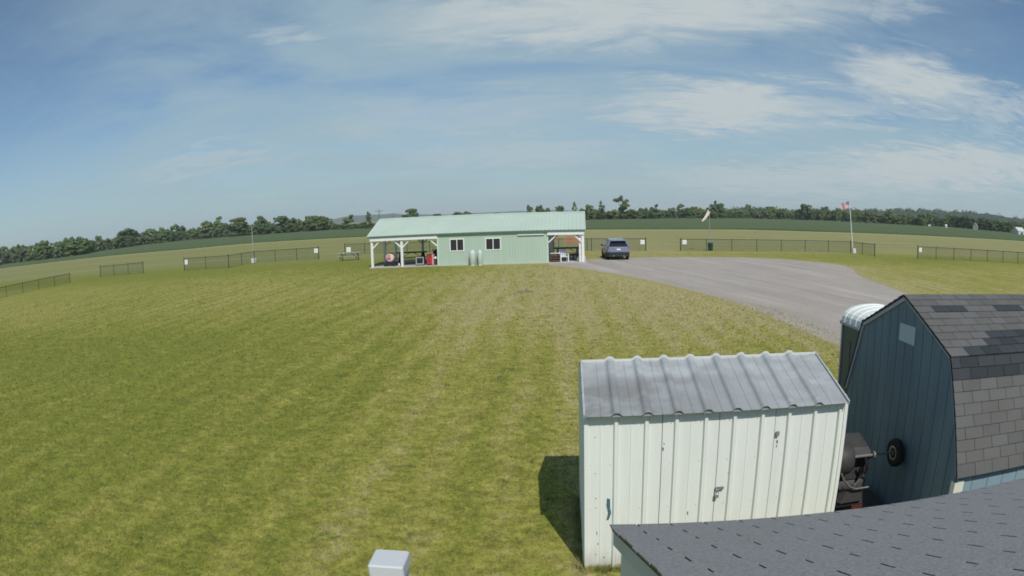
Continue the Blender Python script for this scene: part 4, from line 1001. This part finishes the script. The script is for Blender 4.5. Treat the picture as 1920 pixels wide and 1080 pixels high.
for w in (-1, 1):
    b = MB(); b.bbox(w*1.03 - .09, w*1.03 + .09, .58, .70, 1.02, 1.17, .03); b.bar((w*.88, .66, 1.04), (w*.98, .64, 1.08), .06, .05); b.build('mirror', M_PLAS, car)
    for y in (-1.42, 1.42):
        b = MB(); b.lathe([(.22, -.11), (.32, -.115), (.355, -.09), (.36, 0), (.355, .09), (.32, .115), (.22, .11)], (w*.83, y, .36), 'x', 28); wh = b.build('wheel', M_RUBBER, car)
        b = MB(); b.lathe([(0, -.09), (.06, -.10), (.2, -.085), (.23, -.10), (.23, .10), (.2, .085), (.06, .10), (0, .09)], (w*.83, y, .36), 'x', 24); b.build('rim', M_STEEL, wh)
    b = MB()
    for y in (-1.42, 1.42):
        for k in range(10):
            a0, a1 = math.pi*k/10, math.pi*(k+1)/10
            b.poly([(w*.936, y + math.cos(a0)*.40, .36 + math.sin(a0)*.40), (w*.936, y + math.cos(a1)*.40, .36 + math.sin(a1)*.40), (w*.936, y + math.cos(a1)*.34, .36 + math.sin(a1)*.34), (w*.936, y + math.cos(a0)*.34, .36 + math.sin(a0)*.34)])
    b.box(w*.93 - .012, w*.93 + .012, -1.0, 1.0, .28, .42); b.build('wheel_arch', M_PLAS, car, fixn=False)

# ---- far poles and buildings
def utility(px, base, top, D, label, arm=2.4):
    d = ray(px, base); k = D / math.hypot(d.x, d.y); q = Vector((d.x*k, d.y*k, 0)); d2 = ray(px, top); k2 = D / math.hypot(d2.x, d2.y); z = CAMH + d2.z*k2
    t_ = thing('utility_pole', label, 'utility pole', q, math.atan2(-d.x, d.y)*-0 + .3, 'far utility poles')
    b = MB(); b.tube([(0, 0, 0), (0, 0, z)], [.3, .22], 8); b.build('pole', M_GREYWOOD, t_)
    if arm:
        b = MB(); b.bar((-arm/2, 0, z - .9), (arm/2, 0, z - .9), .25, .25); b.build('crossarm', M_GREYWOOD, t_)
        for x in (-arm*.42, 0, arm*.42):
            b = MB(); b.lathe([(.14, 0), (.2, .2), (.1, .45), (0, .5)], (x, 0, (z if x == 0 else z - .78)), n=8); b.build('insulator', M_GREYWOOD, t_)
utility(711.5, 420, 393, 360, 'utility pole with crossarm beside the dark leaning tree', 4.2)
utility(736, 418, 403.5, 520, 'smaller farther utility pole just over the shelter roof ridge', 3.8)
utility(291, 455, 427, 700, 'thin far utility pole without crossarm beside the big round dark tree', 0)
utility(334, 450, 431, 700, 'thin far utility pole without crossarm closer to the tall pair of trees', 0)
def farbuilding(px, py, w, dp, hh, label, wallm, roofm, rz=0.0, gable=.4, D=None, door=True, ov=.15):
    q = atz(px, py)
    if D: q = q * (D / q.length)
    t_ = thing('farm_building', label, 'farm building', (q.x, q.y, 0), rz - math.atan2(q.x, q.y))
    b = MB(); b.box(-w/2, w/2, 0, dp, 0, hh); b.prism([(0, hh), (dp, hh), (dp/2, hh + dp*gable - .1)], 'x', -w/2 + .01, w/2 - .01); b.build('wall', wallm, t_)
    b = MB(); sl = gable
    b.prism([(-ov, hh - .08), (dp/2, hh + dp*gable), (dp + ov, hh - .08), (dp/2, hh + dp*gable + .15)], 'x', -w/2 - ov, w/2 + ov); b.build('roof', roofm, t_)
    if door:
        b = MB(); b.box(-w*.12, w*.12, -.05, -.003, 0, hh*.75); b.build('door', M_DARK, t_)
M_WB = paint('white_barn_board', (.6, .61, .58), .6); M_GB = paint('grey_barn_board', (.38, .38, .36), .8)
farbuilding(1916, 439.5, 4.5, 7, 1.9, 'long low white farm building, largest of those before the woods', M_WB, M_WB, .55, .22, 300)
farbuilding(1833, 431.5, 2.2, 2.6, 2.0, 'small grey gabled farm building before the dark woods', M_GB, M_GB, 1.4, .7, 330)
farbuilding(1774.5, 426, 1.0, 1.2, 1.5, 'tiny upright white shed before the dark woods next to the grey gabled one', M_WB, M_WB, .2, .4, 330, False)
farbuilding(1743, 425.5, 1.3, 1.4, .8, 'tiny flat white hut before the woods, lowest of the farm buildings', M_WB, M_GB, .2, .4, 340, False)

# ================================================================== trees
def leafmat(name, c0, c1, c2, crown=.9):
    t = NT(name); o = t.obj(); info = t.n('ShaderNodeObjectInfo')
    f = t.noise(o, 4.5, 3, 0.6); g = t.noise(t.pos(), 0.9, 3, 0.7)
    c = t.mix(t.ramp(f, .35, .68), c0, c1); c = t.mix(t.M('MULTIPLY', t.ramp(g, .5, .72), .55), c, c2)
    c = t.mix(t.M('MULTIPLY', info.outputs['Random'], .4), c, tuple(x * .75 for x in c0))
    tint = t.M('FRACT', t.M('MULTIPLY', info.outputs['Random'], 7.31)); c = t.mix(t.M('MULTIPLY', t.ramp(tint, .45, 1.0), .5), c, tuple(min(.16, x * q) for x, q in zip(c1, (1.45, 1.2, .8))))
    t.col(c)
    # leaf light follows the rounded crown as well as each leaf
    oc = t.n('ShaderNodeVectorMath'); oc.operation = 'SUBTRACT'; t.l(o, oc.inputs[0]); oc.inputs[1].default_value = (0, 0, .3)
    nz = t.n('ShaderNodeVectorMath'); nz.operation = 'NORMALIZE'; t.l(oc.outputs[0], nz.inputs[0])
    vt = t.n('ShaderNodeVectorTransform'); vt.vector_type = 'VECTOR'; vt.convert_from = 'OBJECT'; vt.convert_to = 'WORLD'; t.l(nz.outputs[0], vt.inputs[0])
    v2 = t.n('ShaderNodeVectorMath'); v2.operation = 'NORMALIZE'; t.l(vt.outputs[0], v2.inputs[0])
    t.pos(); v3 = t.n('ShaderNodeVectorMath'); v3.operation = 'MULTIPLY_ADD'; t.l(v2.outputs[0], v3.inputs[0]); v3.inputs[1].default_value = (crown,)*3; t.l(t._geo.outputs['Normal'], v3.inputs[2])
    v4 = t.n('ShaderNodeVectorMath'); v4.operation = 'NORMALIZE'; t.l(v3.outputs[0], v4.inputs[0]); t.l(v4.outputs[0], t.b.inputs['Normal'])
    return t.fin(.75, 0, .2)
M_LEAF = leafmat('leaves', (0.084, 0.1403, 0.0462), (0.1288, 0.1928, 0.0638), (0.1736, 0.2318, 0.0825))
M_LEAFD = leafmat('dark_leaves', (0.065, 0.1074, 0.0418), (0.0986, 0.1488, 0.055), (0.1344, 0.183, 0.0682))
M_WOODS = leafmat('wood_leaves', (0.0616, 0.1037, 0.0407), (0.1008, 0.1525, 0.055), (0.14, 0.1891, 0.0715), 0.0)
M_BARK = paint('bark', (.085, .07, .055), .9, sc=2)
def leaf_lobes(lobes, per, size, rng, flat=0.0):
    """leaf clumps spread over irregular lobes: each a small bent quad roughly facing out of its lobe"""
    V, F = [], []
    for (c, r) in lobes:
        c = np.array(c); r = np.array(r)
        n = int(per * (r.mean() / 0.18) ** 1.5)
        d = rng.normal(size=(n, 3)); d /= np.linalg.norm(d, axis=1, keepdims=True)
        d[:, 2] = np.where(d[:, 2] < -.35, -d[:, 2] * .6, d[:, 2])
        rad = rng.uniform(.62, 1.12, n)[:, None]
        p = c + d * r * rad
        nr = d + rng.normal(0, .38, (n, 3)); nr /= np.linalg.norm(nr, axis=1, keepdims=True)
        a = np.cross(nr, rng.normal(size=(n, 3))); a /= np.linalg.norm(a, axis=1, keepdims=True); b_ = np.cross(nr, a)
        s = size * rng.uniform(.5, 1.35, n)[:, None]; s2 = s * rng.uniform(.5, 1.0, n)[:, None]
        i = len(V) * 1
        q = np.stack([p - a*s, p + b_*s2 - nr*s*.25, p + a*s, p - b_*s2 - nr*s*.25], 1).reshape(-1, 3)
        k0 = sum(len(v) for v in V); V.append(q); F.append(np.arange(len(q)).reshape(-1, 4) + k0)
    return np.concatenate(V), np.concatenate(F)
def mesh_np(name, V, F, mat):
    me = bpy.data.meshes.new(name); me.from_pydata(V.tolist(), [], F.tolist()); me.materials.append(mat); me.update(); return me
def crown_style(style, seed, mat):
    """unit crown: width about 1, height 1; lobes fill an envelope, with dents and gaps"""
    rng = np.random.default_rng(seed); L = []
    def fill(n, env, z0, z1, s0, s1, cx=lambda z: 0.0, sq=1.0, inner=.45):
        for k in range(n):
            z = rng.uniform(z0, z1); a = rng.uniform(0, 6.28); rr = env(z) * math.sqrt(rng.uniform(inner**2, 1.0)); s = rng.uniform(s0, s1)
            L.append(((cx(z) + rr*math.cos(a), rr*sq*math.sin(a), z), (s, s, s*rng.uniform(.65, .95))))
    if style == 'round': fill(44, lambda z: .42*math.sqrt(max(.02, 1 - (max(0, z - .34)/.6)**2)) * (.8 + .2*min(1, z/.3)), .03, .87, .10, .165)
    elif style == 'tall': fill(40, lambda z: .40*(1 - .75*max(0, z - .3)) * (.75 + .25*math.sin(z*19 + seed)), .03, .93, .08, .135)
    elif style == 'open':
        for k in range(6):
            a = rng.uniform(0, 6.28); z = rng.uniform(.42, .9); rr = rng.uniform(.1, .32)
            for j in range(6):
                s = rng.uniform(.07, .12); L.append(((rr*math.cos(a) + rng.normal(0, .08), rr*math.sin(a) + rng.normal(0, .08), min(.93, z + rng.normal(0, .05))), (s*1.15, s*1.15, s*.8)))
        fill(20, lambda z: .32, .03, .34, .09, .15)
    elif style == 'lean': fill(26, lambda z: .2 + .12*math.sin(z*14), .08, .93, .06, .11, cx=lambda z: -.34*(z - .4))
    elif style == 'flat': fill(44, lambda z: .45*math.sqrt(max(.02, 1 - (max(0, z - .25)/.68)**2)), .03, .80, .11, .17)
    else: fill(30, lambda z: .46*math.sqrt(max(.02, 1 - (z/.98)**2)), .05, .84, .10, .17)
    V, F = leaf_lobes(L, 150, .042, rng)
    return mesh_np('crown', V, F, mat)
def trunk_mesh(style, seed):
    rng = random.Random(seed); b = MB(); top = {'open': .7, 'lean': .75}.get(style, .55); lx = -.18 if style == 'lean' else rng.uniform(-.04, .04)
    b.tube([(0, 0, 0), (lx*.3, 0, top*.4), (lx, 0, top)], [.035, .026, .01], 7)
    for k in range(6):
        a = rng.uniform(0, 6.28); z0 = top*rng.uniform(.35, .8); ln = rng.uniform(.2, .36); x0 = lx*z0/top
        b.tube([(x0, 0, z0), (x0 + math.cos(a)*ln*.5, math.sin(a)*ln*.5, z0 + .1), (x0 + math.cos(a)*ln, math.sin(a)*ln, min(.85, z0 + .22))], [.016, .011, .004], 5)
    me = bpy.data.meshes.new('trunk'); me.from_pydata([tuple(v) for v in b.v], [], b.f); me.materials.append(M_BARK); me.polygons.foreach_set('use_smooth', b.sm); return me
PROTO = {}
def proto(style, var, dark):
    k = (style, var, dark)
    if k not in PROTO: PROTO[k] = (crown_style(style, hash_seed(style, var), M_LEAFD if dark else M_LEAF), trunk_mesh(style, hash_seed(style, var)))
    return PROTO[k]
def hash_seed(s, v): return sum(ord(c) * (i + 3) for i, c in enumerate(s)) + 101 * v
BASE = [(-60, 500), (0, 497), (131, 482.5), (200, 470.5), (270, 460), (345, 452), (420, 445.5), (480, 442), (533, 438), (610, 433), (687, 430), (800, 424), (960, 417), (1098, 413.5), (1250, 411), (1400, 410.5), (1555, 415), (1640, 420), (1780, 427), (1920, 440), (2000, 446)]
def tree(px, top, wpx, style, label, group=None, dark=False, var=0, name='tree', dD=0.0, cat='tree'):
    by = lerp(BASE, px); g = atz(px, by); D = math.hypot(g.x, g.y); D = min(max(D, 270), 470) + dD
    d = ray(px, by); k = D / math.hypot(d.x, d.y); q = Vector((d.x*k, d.y*k, 0))
    d2 = ray(px, top); z = CAMH + d2.z * D / math.hypot(d2.x, d2.y); z = max(z, 2.0)
    w = 0.88 * abs((ray(px + wpx/2, by) - ray(px - wpx/2, by)).length) * D
    t_ = thing(name, label, cat, q, 0, group); cm, tm = proto(style, var, dark)
    rz = random.uniform(-.5, .5) if style in ('lean', 'open') else random.uniform(0, 6.28)
    for nm, me, sc in (('trunk', tm, (z*.9, z*.9, z)), ('crown', cm, (w, w, z*1.03))):
        o = bpy.data.objects.new(nm, me); COL.objects.link(o); o.parent = t_; o.scale = sc; o.rotation_euler = (0, 0, rz)
    return t_
random.seed(21)
T = tree
T(240, 429, 52, 'round', 'big round dark tree rising above the belt beyond the short detached fence', dark=True)
T(308, 433, 34, 'round', 'rounded tree between the big dark one and the tall pair of trees', var=1)
T(82, 453, 40, 'round', 'broad low crowned tree where the belt runs out of the picture', var=1)
T(148, 446, 62, 'flat', 'wide bright green crowned tree standing in front of darker ones')
T(388, 414, 34, 'round', 'rounder one of two tall trees standing side by side in the belt', var=2)
T(409, 408, 34, 'tall', 'more pointed one of two tall trees standing side by side in the belt', var=1)
T(446, 409, 56, 'round', 'wide dome shaped tree close to the bare pole top', var=1, dark=True)
T(490, 405, 42, 'tall', 'dark tree with a pointed crown close to the bare pole top', dark=True)
T(527, 401.5, 34, 'open', 'tallest ragged tree behind the bent fence', dark=True, var=1)
T(548, 409, 30, 'round', 'rounded tree touching the tallest ragged tree behind the bent fence', dark=True)
T(577, 405, 24, 'tall', 'narrow tree beside the dome shaped one where the belt ends', dark=True, var=2)
T(598, 404, 46, 'round', 'dome shaped tree closing the belt before the open gap', dark=True, var=2)
T(652, 404, 34, 'open', 'light open young tree alone in the gap of the belt', var=2)
T(693.6, 393.5, 26, 'lean', 'dark leaning ragged tree beside the utility pole', dark=True)
T(771, 392, 42, 'round', 'round tree rising alone behind the shelter roof over the open bay', dark=True, var=1)
T(822, 399, 34, 'flat', 'low tree top just showing over the roof near the lone round tree', dark=True)
T(868, 395, 48, 'flat', 'flat topped dark tree showing over the middle of the roof', dark=True, var=1)
T(933, 397, 28, 'flat', 'low dark tree top over the roof above a window', dark=True, var=2)
T(958, 398, 26, 'flat', 'small low tree top over the roof beside the tall cluster', var=1)
T(993, 385, 20, 'round', 'outermost tree of the tall cluster over the roof, beside the small low tops', dark=True)
T(1011, 384.5, 24, 'round', 'middle and darkest tree of the tall cluster over the roof', dark=True, var=2)
T(1026, 388, 18, 'flat', 'lowest tree within the tall cluster over the roof', dark=True)
T(1050, 383, 21, 'open', 'open crowned tree at the end of the cluster over the roof', dark=True, var=1)
T(1078, 379, 17, 'tall', 'narrow ragged tree over the gable end of the roof', dark=True)
T(1091, 391, 16, 'round', 'small tree beside the narrow one over the gable end of the roof', dark=True)
T(1106, 384.5, 27, 'round', 'dense round tree just beyond the gable end of the shelter', var=1)
T(1129, 378.5, 20, 'tall', 'pointed dark tree between the shelter and the car', dark=True, var=1)
T(1149, 391, 26, 'flat', 'low tree between the pointed tree and the tallest one', var=2)
T(1168, 369, 36, 'open', 'tallest tree above the car with a gap in its crown', dark=True, var=0)
T(1195, 394, 30, 'bush', 'low olive tree beside the tallest one above the car', var=1)
T(1212, 389, 15, 'tall', 'slim tree beside the feathery one beyond the fence sign', var=2)
T(1226, 384, 24, 'open', 'feathery open tree beyond the fence sign near the car', dark=True, var=2)
T(1277, 382.5, 20, 'round', 'round topped dark tree standing above the low belt near the windsock', dark=True, dD=120)
T(1337, 377.5, 20, 'open', 'ragged dark tree top touching the windsock mast', dark=True, var=2)
T(1350, 382, 32, 'round', 'broad dark tree close to the windsock mast', dark=True, var=1)
T(1403, 383, 22, 'round', 'round tree on the skyline between windsock and flag', dark=True, dD=110, var=2)
T(1446, 385.5, 40, 'flat', 'wide tree on the skyline between windsock and flag', dark=True, dD=100)
T(1512, 383.5, 38, 'round', 'big dark round tree nearest to the flag', dark=True, var=1)
T(1546, 387, 28, 'round', 'smaller round tree between the big dark one and the flag', dark=True, dD=80, var=2)
# the fill of the belts, trees nothing tells apart
def belt(x0, x1, step, hpx, label, group, darkp=.5, dD=(0, 25)):
    x = x0
    while x < x1:
        by = lerp(BASE, x); hh = hpx * random.uniform(.72, 1.25)
        T(x, by - hh, random.uniform(1.2, 1.9)*step + 8, random.choice(('bush', 'bush', 'round', 'round', 'flat')), label, group, random.random() < darkp, random.randrange(3), 'tree', random.uniform(*dD))
        x += step * random.uniform(.75, 1.25)
belt(-20, 170, 13, 36, 'leafy tree in the unbroken belt beyond the short detached fence', 'trees of the belt beyond the detached fence', .5)
belt(160, 345, 13, 27, 'leafy tree in the unbroken belt beyond the short detached fence', 'trees of the belt beyond the detached fence', .35)
belt(345, 625, 11, 26, 'leafy tree filling the belt behind the bent fence', 'trees of the belt behind the bent fence', .5)
belt(622, 708, 9, 12, 'low bush in the gap of the tree belt beside the shelter', 'bushes in the gap', .3)
belt(1088, 1260, 9, 19, 'low tree filling the belt above the parked car', 'low trees beyond the parked car', .4)
belt(1250, 1560, 10, 19, 'lighter low tree along the field edge behind windsock and flag', 'field edge trees before the hill', .25)
belt(1545, 1930, 12, 23, 'tree along the field edge before the farm buildings', 'field edge trees by the farm buildings', .4)

# the woods on the rising ground at right: one mass
def woods():
    rng = np.random.default_rng(5); L = []
    sky = [(1230, 396), (1260, 394), (1300, 391), (1390, 387), (1420, 386.5), (1500, 388), (1560, 389), (1620, 387.5), (1680, 387.5), (1720, 388), (1760, 388), (1800, 390.5), (1840, 394.5), (1880, 399.5), (1920, 405), (1990, 416)]
    for i in range(620):
        px = rng.uniform(1235, 1985); f = rng.uniform(0, 1) ** .8; D = 500 + 480*f
        by = lerp(BASE, px) - 4; ty = lerp(sky, px); y = by - 9 + (ty + 2.5 - (by - 9)) * f + rng.normal(0, 1.0)
        d = ray(px, y); dd = math.hypot(d.x, d.y); top = CAMH + d.z * D / dd; r = rng.uniform(4.0, 8.0) * (1 + .3*f)
        L.append(((d.x/dd*D, d.y/dd*D, top - r*.7), (r, r, r*.8)))
    V, F = [], []; k0 = 0
    for c, r in L:
        v, f_ = leaf_lobes([(c, r)], 26 * (.18 / r[0]) ** 1.5 * 2.2, 1.35, rng); V.append(v); F.append(f_ + k0); k0 += len(v)
    me = mesh_np('woods', np.concatenate(V), np.concatenate(F), M_WOODS)
    o = bpy.data.objects.new('woods', me); COL.objects.link(o); tag(o, 'dense green woods covering the long hill behind the flag', 'woods', kind='stuff')
woods()

CLOUDC = (4.95, 5.55, 5.75); VEILC = (3.35, 4.6, 5.2); LOWC = (3.4, 4.7, 5.2); SKYT = (.70, .82, .88); SKYS = 0.1; EXPO = 0.06; HAZE = 0.00018
# ================================================================== light, sky and air
SUNV = Vector((0.2, -0.626, 0.752)).normalized()
sd = bpy.data.lights.new('sun', 'SUN'); so = bpy.data.objects.new('sun', sd); COL.objects.link(so)
sd.energy = 3.2; sd.angle = R(0.53); sd.color = (1.0, 0.965, 0.90)
so.rotation_euler = SUNV.to_track_quat('Z', 'Y').to_euler(); so.location = (20, -60, 80)
w = bpy.data.worlds.new('World'); S.world = w; w.use_nodes = True
class WT(NT):
    def __init__(s):
        s.t = w.node_tree; s.t.nodes.clear(); s._geo = None
t = WT(); bg = t.n('ShaderNodeBackground'); wo = t.n('ShaderNodeOutputWorld'); t.l(bg.outputs[0], wo.inputs[0])
sk = t.n('ShaderNodeTexSky'); sk.sky_type = 'NISHITA'; sk.sun_disc = False; sk.sun_elevation = math.asin(SUNV.z); sk.sun_rotation = math.atan2(SUNV.x, SUNV.y); sk.air_density = 1.0; sk.dust_density = 0.6; sk.ozone_density = 3.0; sk.altitude = 200
dirv = t.n('ShaderNodeTexCoord').outputs['Generated']; s = t.sep(dirv)
az = t.M('ARCTAN2', s[0], s[1]); el = t.M('ARCSINE', s[2])
# thin high cloud on a layer overhead
den = t.M('ADD', t.M('MAXIMUM', s[2], 0.0), 0.10)
lay = t.comb(t.M('DIVIDE', s[0], den), t.M('DIVIDE', s[1], den), 0.0)
n1 = t.noise(t.scale(lay, (0.55, 0.8, 1)), 1.0, 7, 0.6, 0.7)
n2 = t.noise(t.scale(lay, (0.9, 1.7, 1)), 1.6, 8, 0.66, 1.2)
n3 = t.noise(t.scale(lay, (2.2, 5.0, 1)), 1.2, 6, 0.65, 1.5)
wx = t.M('ADD', az, t.M('MULTIPLY', t.M('SUBTRACT', n2, .5), .34)); wy = t.M('ADD', el, t.M('MULTIPLY', t.M('SUBTRACT', t.noise(t.scale(lay, (1.1, 1.9, 1)), 2.1, 7, .65, .9), .5), .14))
def patch(a, e, ra, re, tilt=0.0):
    u = t.M('SUBTRACT', wx, R(a)); v = t.M('SUBTRACT', wy, R(e)); v = t.M('SUBTRACT', v, t.M('MULTIPLY', u, tilt))
    u = t.M('DIVIDE', u, R(ra)); v = t.M('DIVIDE', v, R(re))
    return t.ramp(t.M('SQRT', t.M('ADD', t.M('MULTIPLY', u, u), t.M('MULTIPLY', v, v))), 1.12, 0.25)
P = [(15.5, 9.4, 13, 3.1, 0.02, 1.15), (33.5, 12.0, 9.5, 3.2, -.12, 1.0), (43, 10.0, 7, 1.8, .12, .6), (8, 18.6, 27, 4.2, .05, 1.1), (33, 20.2, 17, 2.2, .14, .62), (36, 4.6, 18, 2.8, .06, 1.1), (21, 3.0, 17, 2.0, 0, .75), (-23, 17.0, 3.4, 1.0, .05, .42), (-31, 6.2, 11, 1.4, .06, .4), (27, 9.6, 9, 1.5, -.05, .5), (-8, 9, 16, 3, .03, .35), (-3, 5.5, 14, 1.6, 0, .4)]
cl = None
for a, e, ra, re, ti, st in P:
    q = t.M('MULTIPLY', patch(a, e, ra, re, ti), st); cl = q if cl is None else t.M('MAXIMUM', cl, q)
fib = t.M('ADD', 0.92, t.M('MULTIPLY', t.M('SUBTRACT', n3, .5), 1.7))
cl = t.M('MULTIPLY', cl, fib, clamp=True)
veil = t.M('MULTIPLY', t.ramp(n1, .22, .64), .82)
veil = t.M('MULTIPLY', veil, t.ramp(t.M('ABSOLUTE', t.M('ADD', az, 0.08)), R(64), R(22)))
veil = t.M('ADD', veil, t.M('MULTIPLY', t.ramp(n3, .45, .75), .08))
low = t.M('MULTIPLY', t.ramp(el, R(11), R(-1)), .75)
base = t.mix(low, t.mix(1.0, sk.outputs[0], SKYT, 'MULTIPLY'), LOWC)
base = t.mix(t.M('MAXIMUM', veil, 0.0, clamp=True), base, VEILC)
mixc = t.mix(cl, base, CLOUDC)
t.l(mixc, bg.inputs[0]); bg.inputs[1].default_value = SKYS
S.view_settings.view_transform = 'Standard'; S.view_settings.look = 'None'; S.view_settings.exposure = EXPO; S.view_settings.gamma = 1.0
# summer haze
hm = bpy.data.materials.new('haze'); hm.use_nodes = True; hn = hm.node_tree; hn.nodes.clear(); ho = hn.nodes.new('ShaderNodeOutputMaterial'); hv = hn.nodes.new('ShaderNodeVolumePrincipled')
hv.inputs['Color'].default_value = (.86, .92, 1.0, 1); hv.inputs['Density'].default_value = HAZE; hv.inputs['Anisotropy'].default_value = 0.1
hn.links.new(hv.outputs[0], ho.inputs['Volume'])
if HAZE > 0:
    b = MB(); b.box(-6100, 6100, -1600, 9100, -12, 90); hz = b.build('haze', hm); tag(hz, kind='stuff')
S.render.film_transparent = False
S.cycles.use_denoising = True; S.cycles.filter_width = 1.75
S.cycles.max_bounces = 6; S.cycles.diffuse_bounces = 3; S.cycles.glossy_bounces = 3; S.cycles.transparent_max_bounces = 16; S.cycles.volume_bounces = 1
S.cycles.caustics_reflective = False; S.cycles.caustics_refractive = False
